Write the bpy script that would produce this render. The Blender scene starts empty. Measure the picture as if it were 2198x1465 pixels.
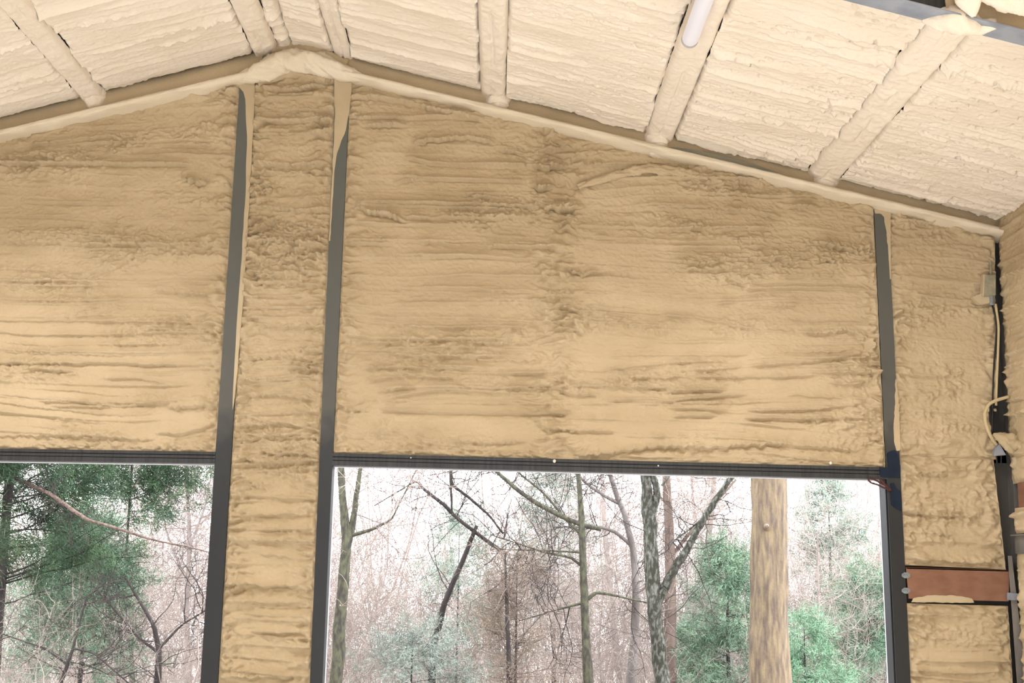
import bpy, math, random
import numpy as np
from mathutils import Matrix, Vector

random.seed(4)
RNG = np.random.default_rng(11)
S = bpy.context.scene
C = S.collection
PI = math.pi

# ------------------------------------------------------------------ camera
F, CX, CY = 2700.0, 1099.0, 732.5          # focal length and centre in pixels of the 2198 x 1465 frame
DIST, EYE = 11.2, 1.6                      # metres to the gable wall, eye height
ydir = np.array([(1065 - CX) / F, -(1210 - CY) / F, -1.0]); ydir /= np.linalg.norm(ydir)
roll = 0.016
up0 = np.array([math.sin(roll), math.cos(roll), 0.0])
zdir = up0 - up0.dot(ydir) * ydir; zdir /= np.linalg.norm(zdir)
xdir = np.cross(ydir, zdir)
R_wc = np.stack([xdir, ydir, zdir])        # rows: world axes in camera space -> world = R_wc @ cam
CAM = np.array([0.0, -DIST, EYE])
cam_data = bpy.data.cameras.new('camera')
cam_data.sensor_fit = 'HORIZONTAL'; cam_data.sensor_width = 36.0
cam_data.lens = F / 2198.0 * 36.0
cam_data.clip_end = 500
cam = bpy.data.objects.new('camera', cam_data); C.objects.link(cam)
M4 = Matrix.Identity(4)
for i in range(3):
    for j in range(3): M4[i][j] = R_wc[i][j]
    M4[i][3] = CAM[i]
cam.matrix_world = M4
S.camera = cam

def at(px, py, Y=0.0):
    """world point seen at a pixel of the photograph, on the plane y = Y"""
    d = R_wc @ np.array([(px - CX) / F, -(py - CY) / F, -1.0])
    t = (Y - CAM[1]) / d[1]
    return CAM + d * t
def at_x(px, py, X):
    d = R_wc @ np.array([(px - CX) / F, -(py - CY) / F, -1.0])
    return CAM + d * ((X - CAM[0]) / d[0])

# ------------------------------------------------------------------ light and exposure
S.view_settings.view_transform = 'Standard'; S.view_settings.look = 'None'
S.view_settings.gamma = 1.0; S.view_settings.use_curve_mapping = False
S.view_settings.exposure = 0.0
S.cycles.max_bounces = 6; S.cycles.diffuse_bounces = 4
S.cycles.use_adaptive_sampling = True
SKY = 8.5
w = bpy.data.worlds.new('overcast_sky'); S.world = w; w.use_nodes = True
nt = w.node_tree; nt.nodes.clear()
wo = nt.nodes.new('ShaderNodeOutputWorld'); bg = nt.nodes.new('ShaderNodeBackground')
bg.inputs['Color'].default_value = (0.94, 0.97, 1.0, 1); bg.inputs['Strength'].default_value = SKY
nt.links.new(bg.outputs[0], wo.inputs[0])

def area(name, loc, rot, sx, sy, power, col=(1, 1, 1)):
    l = bpy.data.lights.new(name, 'AREA'); l.shape = 'RECTANGLE'; l.size = sx; l.size_y = sy
    l.energy = power; l.color = col
    o = bpy.data.objects.new(name, l); C.objects.link(o); o.location = loc; o.rotation_euler = rot
    return o
# added unseen area fills: they light the slab, whose bounce brightens the roof
for nm, lx, ly, lp in (('slab_bounce_fill', 2.5, -8.0, 760), ('slab_bounce_fill', -3.6, -8.0, 420)):
    area(nm, (lx, ly, 4.7), (0, 0, 0), 0.4, 4.5, lp, (0.985, 0.985, 1.0)).data.spread = math.radians(125)

for lx, ly, lp in ((2.15, -2.9, 92), (-4.6, -2.7, 125)):  # second entry is an added unseen twin of the tube, lighting wall relief
    area('tube_and_fill_front', (lx, ly, 4.62), (0, 0, 0), 0.10, 1.3, lp, (1, 0.99, 0.98))

# ------------------------------------------------------------------ helpers
def hash2(ix, iy, seed):
    h = (ix.astype(np.int64) * 374761393 + iy.astype(np.int64) * 668265263 + seed * 1442695041) & 0xffffffff
    h = ((h ^ (h >> 13)) * 1274126177) & 0xffffffff
    h = ((h ^ (h >> 16)) * 2246822519) & 0xffffffff
    return (h ^ (h >> 15)) / 4294967296.0
def pn(x, y, seed=0):
    x = np.asarray(x, float); y = np.asarray(y, float); x, y = np.broadcast_arrays(x, y)
    xi = np.floor(x); yi = np.floor(y); fx = x - xi; fy = y - yi
    u = fx**3 * (fx * (fx * 6 - 15) + 10); v = fy**3 * (fy * (fy * 6 - 15) + 10)
    def g(a, b):
        t = hash2(xi + a, yi + b, seed) * 2 * PI
        return np.cos(t) * (fx - a) + np.sin(t) * (fy - b)
    return 1.5 * ((g(0, 0) * (1 - u) + g(1, 0) * u) * (1 - v) + (g(0, 1) * (1 - u) + g(1, 1) * u) * v)
def fbm(x, y, seed=0, o=3):
    r = 0; a = 1.0
    for k in range(o):
        r = r + a * pn(x * 2**k, y * 2**k, seed + 31 * k); a *= 0.5
    return r
def sstep(a, b, x):
    t = np.clip((x - a) / (b - a), 0, 1); return t * t * (3 - 2 * t)

def link(name, me, mat, parent=None):
    o = bpy.data.objects.new(name, me); C.objects.link(o)
    if mat is not None:
        for m in (mat if isinstance(mat, (list, tuple)) else [mat]): me.materials.append(m)
    if parent is not None: o.parent = parent
    return o
def mesh_np(name, V, Fc, mat, parent=None, smooth=True):
    V = np.asarray(V, np.float32); Fc = np.asarray(Fc, np.int32)
    me = bpy.data.meshes.new(name); n, k = Fc.shape
    me.vertices.add(len(V)); me.vertices.foreach_set('co', V.ravel())
    me.loops.add(n * k); me.loops.foreach_set('vertex_index', Fc.ravel())
    me.polygons.add(n); me.polygons.foreach_set('loop_start', np.arange(0, n * k, k, dtype=np.int32))
    me.polygons.foreach_set('use_smooth', np.full(n, smooth))
    me.update(calc_edges=True)
    return link(name, me, mat, parent)
def grid_faces(nu, nv, flip=False):
    i = np.arange((nu - 1) * (nv - 1)); a = i // (nv - 1) * nv + i % (nv - 1)
    f = np.stack([a, a + nv, a + nv + 1, a + 1], 1)
    return f[:, ::-1] if flip else f
class MB:
    """collects simple solids into one mesh"""
    def __init__(s): s.v = []; s.f = []
    def add(s, V, Fs):
        b = len(s.v); s.v += [tuple(map(float, p)) for p in V]; s.f += [tuple(i + b for i in q) for q in Fs]; return s
    def hexa(s, q0, q1):
        """solid between two quads with matching corners"""
        return s.add(list(q0) + list(q1), [(3, 2, 1, 0), (4, 5, 6, 7), (0, 1, 5, 4), (1, 2, 6, 5), (2, 3, 7, 6), (3, 0, 4, 7)])
    def box(s, a, b):
        x0, y0, z0 = a; x1, y1, z1 = b
        return s.hexa([(x0, y0, z0), (x1, y0, z0), (x1, y1, z0), (x0, y1, z0)], [(x0, y0, z1), (x1, y0, z1), (x1, y1, z1), (x0, y1, z1)])
    def prism(s, pts, off):
        """polygon pts swept by the vector off"""
        n = len(pts); off = np.array(off, float); P = [np.array(p, float) for p in pts]
        return s.add(P + [p + off for p in P], [tuple(range(n - 1, -1, -1)), tuple(range(n, 2 * n))] + [(i, (i + 1) % n, n + (i + 1) % n, n + i) for i in range(n)])
    def tube(s, pts, r, n=8):
        V, Fc = tube_np(np.array(pts, float), r, n); return s.add(V, [tuple(q) for q in Fc]).caps(len(s.v) - len(V), len(pts), n)
    def caps(s, b, k, n):
        s.f.append(tuple(b + i for i in range(n - 1, -1, -1))); s.f.append(tuple(b + (k - 1) * n + i for i in range(n))); return s
    def build(s, name, mat, parent=None, bevel=0, smooth=False):
        me = bpy.data.meshes.new(name); me.from_pydata(s.v, [], s.f); me.update()
        import bmesh
        bm = bmesh.new(); bm.from_mesh(me); bmesh.ops.recalc_face_normals(bm, faces=bm.faces)
        if bevel: bmesh.ops.bevel(bm, geom=list(bm.edges), offset=bevel, segments=2, affect='EDGES', profile=0.5)
        bm.to_mesh(me); bm.free()
        if smooth:
            me.polygons.foreach_set('use_smooth', np.full(len(me.polygons), True))
        return link(name, me, mat, parent)
def tube_np(P, r, n=8):
    P = np.asarray(P, float); k = len(P); r = np.broadcast_to(np.asarray(r, float), (k,))
    T = np.gradient(P, axis=0); T /= np.linalg.norm(T, axis=1)[:, None] + 1e-9
    ref = np.array([0.31, 0.22, 0.92]) if abs(T[0][2]) < 0.8 else np.array([0.9, 0.4, 0.1])
    A = np.cross(T, ref); A /= np.linalg.norm(A, axis=1)[:, None] + 1e-9; B = np.cross(T, A)
    th = np.arange(n) * 2 * PI / n
    V = P[:, None] + r[:, None, None] * (np.cos(th)[None, :, None] * A[:, None] + np.sin(th)[None, :, None] * B[:, None])
    i, j = np.meshgrid(np.arange(k - 1), np.arange(n), indexing='ij')
    Fc = np.stack([i * n + j, i * n + (j + 1) % n, (i + 1) * n + (j + 1) % n, (i + 1) * n + j], -1).reshape(-1, 4)
    return V.reshape(-1, 3), Fc
def resample(P, m):
    P = np.asarray(P, float); d = np.r_[0, np.cumsum(np.linalg.norm(np.diff(P[:, :3], axis=0), axis=1))]
    t = np.linspace(0, d[-1], m); return np.stack([np.interp(t, d, P[:, i]) for i in range(P.shape[1])], 1)
def smooth_line(P, m):
    Q = resample(P, m)
    for _ in range(2): Q[1:-1] = (Q[:-2] + 2 * Q[1:-1] + Q[2:]) / 4
    return Q
def thing(name, label, cat, loc=(0, 0, 0), group=None):
    o = bpy.data.objects.new(name, None); C.objects.link(o); o.location = loc; o.empty_display_size = 0.1
    o['label'] = label; o['category'] = cat
    if group: o['group'] = group
    bpy.context.view_layer.update()
    return o
def tag(o, label, cat, group=None):
    o['label'] = label; o['category'] = cat
    if group: o['group'] = group
    return o
def structure(name):
    o = bpy.data.objects.new(name, None); C.objects.link(o); o['kind'] = 'structure'; return o

# ------------------------------------------------------------------ materials
def mat(name, col, rough=0.7, metal=0.0, col2=None, scale=(3, 3, 3), bump=0.0, bscale=40, lo=0.35, hi=0.65, detail=4, emit=None, spec=0.3):
    m = bpy.data.materials.new(name); m.use_nodes = True; nt = m.node_tree; N = nt.nodes; L = nt.links
    p = N['Principled BSDF']; p.inputs['Roughness'].default_value = rough; p.inputs['Metallic'].default_value = metal
    p.inputs['Base Color'].default_value = (*col, 1); p.inputs['Specular IOR Level'].default_value = spec
    tc = N.new('ShaderNodeTexCoord')
    if col2 is not None:
        mp = N.new('ShaderNodeMapping'); mp.inputs['Scale'].default_value = scale; L.new(tc.outputs['Object'], mp.inputs[0])
        nz = N.new('ShaderNodeTexNoise'); nz.inputs['Scale'].default_value = 1.0; nz.inputs['Detail'].default_value = detail
        L.new(mp.outputs[0], nz.inputs['Vector'])
        cr = N.new('ShaderNodeValToRGB'); cr.color_ramp.elements[0].position = lo; cr.color_ramp.elements[1].position = hi
        cr.color_ramp.elements[0].color = (*col, 1); cr.color_ramp.elements[1].color = (*col2, 1)
        L.new(nz.outputs[0], cr.inputs[0]); L.new(cr.outputs[0], p.inputs['Base Color'])
    if bump:
        nb = N.new('ShaderNodeTexNoise'); nb.inputs['Scale'].default_value = bscale; nb.inputs['Detail'].default_value = 4
        L.new(tc.outputs['Object'], nb.inputs['Vector'])
        b = N.new('ShaderNodeBump'); b.inputs['Strength'].default_value = bump; b.inputs['Distance'].default_value = 0.01
        L.new(nb.outputs[0], b.inputs['Height']); L.new(b.outputs[0], p.inputs['Normal'])
    if emit: p.inputs['Emission Color'].default_value = (*emit[:3], 1); p.inputs['Emission Strength'].default_value = emit[3]
    return m
FOAM = mat('wall_foam', (0.475, 0.37, 0.232), 0.85, col2=(0.555, 0.44, 0.29), scale=(1.2, 1.2, 2.5), bump=0.35, bscale=55)  # same foam as the ceiling, darkened to stand for dimmer light on walls
FOAMC = mat('ceiling_foam', (0.80, 0.70, 0.585), 0.85, col2=(0.84, 0.755, 0.65), scale=(1.5, 2.5, 1.5), bump=0.35, bscale=55)  # same foam as the walls, brighter roof light put into its colour
FOAMF = mat('lit_foam', (0.70, 0.60, 0.45), 0.85, col2=(0.76, 0.67, 0.53), scale=(2, 2, 2), bump=0.3, bscale=45)  # paler copy of the foam; floor bounce on the flange put into its colour
FOAMS = mat('skinned_foam', (0.48, 0.385, 0.25), 0.75, col2=(0.54, 0.44, 0.295), scale=(3, 3, 3), bump=0.12, bscale=30)
STEEL = mat('dark_steel', (0.030, 0.032, 0.034), 0.45, 0.2, col2=(0.055, 0.056, 0.058), scale=(40, 40, 1.5), bump=0.05, bscale=80)
STEELD = mat('black_trim', (0.012, 0.013, 0.016), 0.5, 0.1)
STEELG = mat('grey_steel', (0.23, 0.26, 0.32), 0.4, 0.3, col2=(0.33, 0.36, 0.42), scale=(6, 6, 6))
STEELW = mat('weathered_steel', (0.16, 0.15, 0.14), 0.6, 0.2, col2=(0.24, 0.22, 0.20), scale=(8, 8, 3))
RED = mat('red_oxide_primer', (0.21, 0.10, 0.062), 0.75, col2=(0.27, 0.14, 0.09), scale=(5, 5, 9), bump=0.05)
BLUE = mat('blue_tape', (0.006, 0.013, 0.028), 0.8, col2=(0.010, 0.019, 0.040), scale=(9, 9, 9))
GALV = mat('galvanised', (0.18, 0.21, 0.235), 0.55, 0.2, col2=(0.28, 0.31, 0.33), scale=(30, 30, 30))
BOXM = mat('box_grey', (0.25, 0.24, 0.18), 0.6, 0.1, col2=(0.40, 0.36, 0.25), scale=(14, 14, 14))
CABLE = mat('foam_coated_cable', (0.55, 0.45, 0.27), 0.8)
CABLED = mat('black_cable', (0.02, 0.02, 0.02), 0.6)
TUBE = mat('led_diffuser', (0.62, 0.61, 0.66), 0.35, emit=(0.95, 0.92, 1.0, 0.22))
TUBEC = mat('led_cap', (0.5, 0.48, 0.45), 0.5)
STRAP = mat('brown_strap', (0.07, 0.025, 0.022), 0.6)
CONC = mat('concrete', (0.42, 0.41, 0.39), 0.8, col2=(0.52, 0.51, 0.48), scale=(0.8, 0.8, 0.8), bump=0.1)
SHEET = mat('metal_siding', (0.10, 0.09, 0.08), 0.5, 0.2)
EDGEW = mat('pale_outer_trim', (0.55, 0.56, 0.62), 0.5)
# posts: grey overspray above, clean dark steel below
def post_mat():
    m = mat('steel_post', (0.03, 0.03, 0.03), 0.45, 0.2, bump=0.04, bscale=90); nt = m.node_tree; N = nt.nodes; L = nt.links
    tc = N.new('ShaderNodeTexCoord'); sp = N.new('ShaderNodeSeparateXYZ'); L.new(tc.outputs['Object'], sp.inputs[0])
    nz = N.new('ShaderNodeTexNoise'); nz.inputs['Scale'].default_value = 5; L.new(tc.outputs['Object'], nz.inputs['Vector'])
    ad = N.new('ShaderNodeMath'); ad.operation = 'MULTIPLY_ADD'; ad.inputs[1].default_value = 0.5
    L.new(nz.outputs[0], ad.inputs[0]); L.new(sp.outputs[2], ad.inputs[2])
    cr = N.new('ShaderNodeValToRGB'); r = cr.color_ramp
    mr = N.new('ShaderNodeMapRange'); mr.inputs['From Min'].default_value = 2.0; mr.inputs['From Max'].default_value = 6.0
    L.new(ad.outputs[0], mr.inputs[0]); L.new(mr.outputs[0], cr.inputs[0])
    r.elements[0].position = 0.05; r.elements[0].color = (0.030, 0.032, 0.035, 1)
    r.elements[1].position = 0.9; r.elements[1].color = (0.12, 0.125, 0.115, 1)
    e = r.elements.new(0.30); e.color = (0.10, 0.098, 0.09, 1)
    e = r.elements.new(0.22); e.color = (0.042, 0.044, 0.046, 1)
    L.new(cr.outputs[0], N['Principled BSDF'].inputs['Base Color'])
    return m
POST = post_mat()
def sc(c, k=0.48): return tuple(v * k for v in c)
def bark(name, a, b, scale=(6, 6, 2), lo=0.4, hi=0.6):
    a, b = sc(a, .6), sc(b, .6)
    return mat(name, a, 0.9, col2=b, scale=scale, lo=lo, hi=hi, bump=0.8, bscale=22, detail=6)
BARK_MOSS = bark('mossy_bark', (0.075, 0.065, 0.058), (0.16, 0.16, 0.10), (22, 22, 9), .38, .62)
BARK_LICHEN = bark('lichen_bark', (0.05, 0.05, 0.035), (0.27, 0.27, 0.24), (24, 24, 11), 0.46, 0.72)
BARK_BIG = bark('furrowed_bark', (0.15, 0.11, 0.088), (0.32, 0.24, 0.145), (18, 18, 3.5), 0.34, 0.66)
BARK_DARK = bark('dark_bark', (0.05, 0.04, 0.04), (0.09, 0.075, 0.07))
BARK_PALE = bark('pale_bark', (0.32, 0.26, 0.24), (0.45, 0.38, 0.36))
BARK_RED = bark('red_cedar_bark', (0.13, 0.085, 0.07), (0.26, 0.18, 0.15), (25, 25, 25))
BARK_GREY = bark('grey_bark', (0.17, 0.14, 0.13), (0.26, 0.23, 0.22))
TWIG_PALE = mat('pale_twigs', sc((0.36, 0.28, 0.26), .72), 0.9, col2=sc((0.50, 0.42, 0.38), .72), scale=(1.5, 1.5, 1.5))  # haze over the far branches put into a lighter twig colour
TWIG_PINK = mat('pinkish_twigs', sc((0.34, 0.265, 0.24), .72), 0.9, col2=sc((0.46, 0.385, 0.34), .72), scale=(0.8, 0.8, 0.8))  # lightened so far brush looks hazy against the sky; haze is in the colour
TWIG_DARK = mat('dark_twigs', sc((0.06, 0.05, 0.05)), 0.9, col2=sc((0.13, 0.10, 0.09)), scale=(2, 2, 2))
def leafm(name, a, b, scale=2.0):
    a, b = sc(a, .55), sc(b, .55)
    m = mat(name, a, 0.7, col2=b, scale=(scale,) * 3, lo=0.38, hi=0.62, spec=0.15); return m
GREEN_DARK = leafm('cedar_green', (0.065, 0.125, 0.078), (0.135, 0.225, 0.11))
GREEN_MINT = leafm('hazed_cedar_green', (0.36, 0.48, 0.385), (0.53, 0.63, 0.53), 1.0)  # paler needles stand in for haze, which is not modelled
GREEN_MID = leafm('mid_cedar_green', (0.19, 0.33, 0.215), (0.35, 0.50, 0.34), 1.5)
GREEN_BRIGHT = leafm('bright_green', (0.22, 0.42, 0.25), (0.40, 0.62, 0.42), 3)
GREEN_GREY = leafm('grey_green', (0.30, 0.36, 0.31), (0.42, 0.48, 0.42), 2)
BROWN_NEEDLE = leafm('brown_needles', (0.48, 0.36, 0.28), (0.6, 0.48, 0.38), 2)
LITTER = mat('leaf_litter', sc((0.46, 0.40, 0.36)), 0.95, col2=sc((0.74, 0.67, 0.62)), scale=(2, 2, 2), bump=0.5, bscale=8)

# ------------------------------------------------------------------ spray foam relief
def foam_h(u, v, seed, pitch=0.15, lip=0.030, rough=0.004, chaos=None, gate=0.0, pits=0.0):
    """height of sprayed foam: passes run along u, each pass ends in a lip towards +v"""
    wv = 0.07 * fbm(u * 0.42, v * 1.1, seed, 2) + 0.010 * pn(u * 2.2, v * 5, seed + 5) + 0.003 * pn(u * 14, v * 9, seed + 6)
    h = 0
    for k, (pt, am, fu, gt) in enumerate(((pitch, 1.0, 0.55, 0.08), (pitch * 0.57, 0.7, 0.8, -0.05), (pitch * 0.27, 0.20, 1.1, -0.12))):
        t = (v + wv * (1 + 0.5 * k)) / pt + 0.37 * k
        row = np.floor(t); f = t - row
        a = pn(u * fu + row * 7.31, row * 3.17 + 0.5, seed + 9 + k) + 0.25 * pn(u * 3.1 + row * 5.1, row * 1.7 + .5, seed + 19 + k)
        a = np.clip((a + gt + gate) * 1.5, 0, 1)
        lump = sstep(-0.05, 0.45, pn(u * 0.9 + row * 2.7, row * 1.3 + .5, seed + 33 + k))      # stretches with curled, knobbly crests
        cren = 1 + lump * (1.0 * pn(u * 15 + row * 3.3, row * 5.1 + f * 1.5, seed + 3) + 0.6 * pn(u * 38 + row * 3.3, row * 2.1 + f * 2, seed + 4))
        prof = f ** 3.0 * (1 - sstep(0.91, 0.985, f)) - 0.22 * np.exp(-(f / 0.06) ** 2)
        h = h + lip * am * a * prof * 2.1 * cren
    h = h + 0.007 * fbm(u * 0.8, v * 3.2, seed + 40, 2) + 0.0015 * fbm(u * 2.0, v * 26, seed + 41, 2)
    h = h + rough * (0.7 * fbm(u * 7, v * 11, seed + 60, 2) + 2.0 * np.abs(fbm(u * 14, v * 19, seed + 62, 2)) + 0.7 * np.abs(fbm(u * 36, v * 40, seed + 61, 2)))
    if np.any(pits):
        pm = sstep(0.30, 0.55, pn(u * 16, v * 26, seed + 64)) * sstep(-0.05, 0.3, pn(u * 0.9, v * 9, seed + 65) + 0.25 * pn(u * 2.5, v * 2.5, seed + 66))
        h = h - pits * pm
    if chaos is not None:
        wu = u + 0.06 * pn(u * 3, v * 4, seed + 71); wv2 = v + 0.05 * pn(u * 4, v * 3, seed + 72)
        b1 = np.abs(fbm(wu * 3.6, wv2 * 7.5, seed + 80, 2)); b2 = np.abs(fbm(wu * 9.5, wv2 * 15, seed + 81, 2))
        h = h + chaos * (0.085 * b1 + 0.042 * b2 - 0.03)
    return h

wall = structure('wall_back')
# lips and rolls of foam that can be told apart: (pixel points on the wall plane, height in m, knobbliness 0..1)
LIPS_LEFT = [([(-200, 350), (0, 349), (410, 351)], .030, .3), ([(40, 432), (280, 433)], .014, .2), ([(-150, 462), (160, 462)], .012, .2), ([(315, 467), (457, 463)], .016, .5),
 ([(-100, 515), (265, 523), (450, 520)], .020, .8), ([(-200, 602), (230, 604), (320, 606), (390, 602), (480, 608)], .024, .2), ([(320, 620), (455, 632)], .028, 1), ([(-150, 687), (120, 687), (300, 690), (470, 694)], .020, .2),
 ([(295, 703), (365, 707)], .020, .4), ([(190, 740), (345, 738), (400, 735)], .020, .7), ([(-200, 778), (110, 779), (235, 776), (340, 782), (470, 782)], .030, .4), ([(50, 790), (160, 796)], .026, .3), ([(215, 811), (300, 812), (365, 822)], .028, .5),
 ([(80, 860), (340, 864)], .020, .4), ([(100, 870), (240, 872)], .02, .6), ([(355, 873), (460, 870)], .045, 1), ([(335, 927), (395, 929), (430, 918), (465, 905)], .030, .5), ([(-100, 931), (150, 933), (330, 942)], .028, .9),
 ([(390, 380), (440, 392), (450, 372)], .03, 1), ([(330, 310), (470, 312)], .016, .2), ([(400, 640), (470, 655)], .024, 1), ([(60, 310), (250, 290)], .018, .5)]
LIPS_RIGHT = [([(905, 615), (1035, 619), (1050, 623), (1145, 622)], .020, .3), ([(867, 638), (1000, 639), (1185, 643)], .018, .8), ([(840, 651), (975, 648), (1190, 647)], .014, .2), ([(785, 682), (870, 680), (1000, 681), (1130, 690)], .016, .2),
 ([(867, 699), (925, 701), (985, 703), (1020, 700), (1080, 699), (1130, 702)], .028, .2), ([(760, 732), (820, 736), (890, 728), (960, 727), (1010, 733), (1080, 738), (1165, 733)], .032, .8), ([(830, 747), (940, 743), (1060, 748), (1150, 753)], .014, .1),
 ([(870, 770), (960, 765), (1040, 768), (1090, 772), (1155, 770)], .028, .8), ([(785, 790), (860, 787), (930, 791), (1020, 789)], .026, .2), ([(1070, 801), (1180, 800)], .036, .1), ([(780, 818), (855, 806), (975, 809)], .032, .6), ([(810, 840), (850, 833), (895, 828)], .030, .4),
 ([(840, 853), (900, 840), (960, 833), (1070, 841)], .026, .3), ([(1090, 830), (1180, 826), (1230, 845), (1285, 847)], .032, .5), ([(815, 858), (895, 860)], .02, .5), ([(1095, 857), (1145, 863)], .026, .4), ([(820, 878), (930, 882), (1060, 885), (1170, 887), (1230, 886)], .040, .2),
 ([(731, 878), (780, 880)], .03, .2), ([(1150, 908), (1180, 918), (1250, 923), (1330, 926)], .032, .6), ([(970, 945), (1060, 948), (1130, 945)], .032, 1), ([(1300, 615), (1420, 619), (1500, 629)], .018, .5), ([(1530, 654), (1580, 648)], .02, .4), ([(1585, 648), (1640, 655), (1720, 655)], .022, .9),
 ([(1600, 618), (1800, 616), (1868, 621)], .030, .1), ([(1425, 674), (1500, 682), (1570, 696), (1625, 707)], .022, .3), ([(1715, 710), (1750, 715), (1820, 708), (1860, 722)], .030, .8), ([(1300, 763), (1420, 760), (1550, 762), (1610, 760)], .016, .2), ([(1650, 753), (1720, 755), (1800, 752), (1850, 745)], .018, .7),
 ([(1300, 793), (1370, 784), (1480, 776), (1570, 774)], .022, .3), ([(1485, 793), (1530, 793), (1600, 784)], .024, .3), ([(1610, 784), (1700, 777), (1770, 772), (1850, 755)], .024, .5), ([(1345, 808), (1400, 810), (1470, 806)], .028, .8), ([(1495, 807), (1600, 808), (1700, 807), (1760, 804)], .024, .4),
 ([(1300, 831), (1380, 832), (1470, 830)], .020, .2), ([(1425, 840), (1480, 837), (1560, 838)], .022, .2), ([(1775, 819), (1830, 825), (1870, 817)], .022, .4), ([(1300, 860), (1390, 854), (1430, 860), (1510, 853), (1610, 845)], .026, .2), ([(1460, 864), (1540, 861)], .022, .1), ([(1435, 876), (1500, 876), (1570, 882)], .026, .1),
 ([(1600, 880), (1700, 881), (1780, 876), (1850, 865)], .026, .3), ([(1690, 845), (1770, 850), (1815, 855)], .022, .5), ([(1440, 893), (1540, 892)], .030, .1), ([(1600, 896), (1700, 898), (1800, 898), (1885, 897)], .034, .1), ([(1800, 921), (1835, 913)], .02, .1),
 ([(1240, 975), (1300, 970), (1350, 965), (1400, 956), (1460, 955), (1520, 959), (1600, 952), (1660, 950), (1700, 953)], .045, .9), ([(1700, 955), (1780, 958), (1840, 966)], .03, .9),
 ([(1390, 440), (1520, 440)], .014, .8), ([(1555, 444), (1620, 453), (1680, 464)], .034, 1), ([(1690, 444), (1750, 440)], .030, .5), ([(1385, 492), (1440, 493), (1510, 486)], .020, .8), ([(1535, 492), (1580, 489), (1660, 490)], .018, .3), ([(1420, 531), (1500, 532), (1600, 534)], .018, .6), ([(1440, 557), (1500, 566), (1540, 560), (1620, 554), (1690, 549)], .024, .7),
 ([(1620, 570), (1700, 562), (1800, 559)], .022, .9), ([(1455, 577), (1650, 580)], .014, .1), ([(1755, 518), (1810, 530), (1850, 543)], .038, 1), ([(1670, 590), (1810, 588)], .020, .9),
 ([(780, 205), (850, 212), (930, 232), (1035, 258)], .028, 1), ([(760, 251), (850, 253), (960, 249), (1050, 255)], .020, .2), ([(785, 266), (870, 267)], .03, 1), ([(885, 305), (930, 297), (1000, 292), (1060, 302)], .036, 1), ([(1070, 318), (1130, 330)], .03, .8), ([(870, 335), (910, 348), (1000, 352), (1135, 353)], .026, .2),
 ([(1140, 350), (1175, 362), (1200, 352)], .05, 1), ([(1140, 392), (1160, 406), (1190, 398)], .055, 1), ([(905, 383), (1000, 384), (1130, 387)], .016, .1), ([(850, 390), (900, 380)], .03, 1), ([(765, 440), (800, 455), (830, 458), (870, 475)], .05, 1), ([(770, 434), (920, 434), (1050, 440), (1160, 443)], .022, .3), ([(985, 416), (1060, 420)], .02, .9),
 ([(865, 465), (1000, 467), (1140, 468), (1200, 455)], .026, .5), ([(1165, 440), (1210, 452), (1250, 440)], .05, 1), ([(740, 521), (840, 522)], .030, .1), ([(900, 516), (1000, 524), (1100, 528), (1205, 527)], .030, .7), ([(870, 545), (960, 547), (1050, 550)], .016, .2), ([(1275, 508), (1315, 510)], .026, .1), ([(1210, 570), (1250, 590), (1290, 575)], .04, 1), ([(1195, 655), (1250, 665)], .04, 1), ([(1210, 700), (1260, 715)], .04, 1)]
LIPS_STRIP = [([(556, 966), (600, 974), (640, 972), (688, 979)], .045, .5), ([(500, 975), (560, 990), (630, 990), (684, 984)], .036, .8), ([(505, 1064), (560, 1064), (610, 1068), (685, 1071)], .030, .3), ([(530, 1100), (640, 1101)], .022, .9), ([(555, 1134), (640, 1136)], .02, .8), ([(530, 1157), (655, 1160)], .026, .8), ([(548, 1190), (632, 1190)], .022, .7),
 ([(478, 1253), (530, 1250), (560, 1255), (640, 1256)], .05, .8), ([(500, 1290), (640, 1293)], .022, .6), ([(540, 1355), (640, 1356)], .032, .4), ([(490, 1450), (640, 1452)], .04, .9), ([(545, 255), (600, 262), (700, 252)], .026, .4), ([(550, 186), (620, 192), (700, 182)], .026, .6), ([(540, 350), (640, 352), (705, 346)], .024, .8), ([(530, 440), (600, 446), (690, 452)], .024, .9),
 ([(535, 520), (610, 515), (700, 524)], .024, .9), ([(520, 610), (600, 604), (690, 612)], .028, .5), ([(520, 690), (600, 698), (690, 700)], .026, .9), ([(510, 770), (600, 762), (680, 775)], .026, .9), ([(510, 850), (600, 846), (680, 856)], .028, .8), ([(505, 915), (600, 905), (690, 925)], .03, .8), ([(510, 945), (570, 935), (640, 930)], .03, .8)]
LIPS_END = [([(1920, 470), (2050, 480), (2110, 470)], .018, .4), ([(1920, 530), (2000, 528), (2050, 534)], .016, .6), ([(1925, 625), (2060, 622)], .016, .5), ([(1930, 700), (1960, 706)], .02, .5), ([(1935, 800), (2000, 808), (2070, 804)], .022, .3), ([(1950, 880), (2050, 885)], .016, .4), ([(1925, 860), (1945, 850)], .02, .2)]
LIPS_LOW = [([(1945, 955), (1985, 955), (2010, 970), (2030, 995)], .03, .1), ([(1950, 1010), (2040, 1020)], .03, 1), ([(1950, 1100), (2040, 1106), (2130, 1104)], .028, .7), ([(1960, 1140), (2050, 1146)], .028, 1), ([(1950, 1195), (2060, 1204), (2150, 1206)], .03, .8)]
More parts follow.
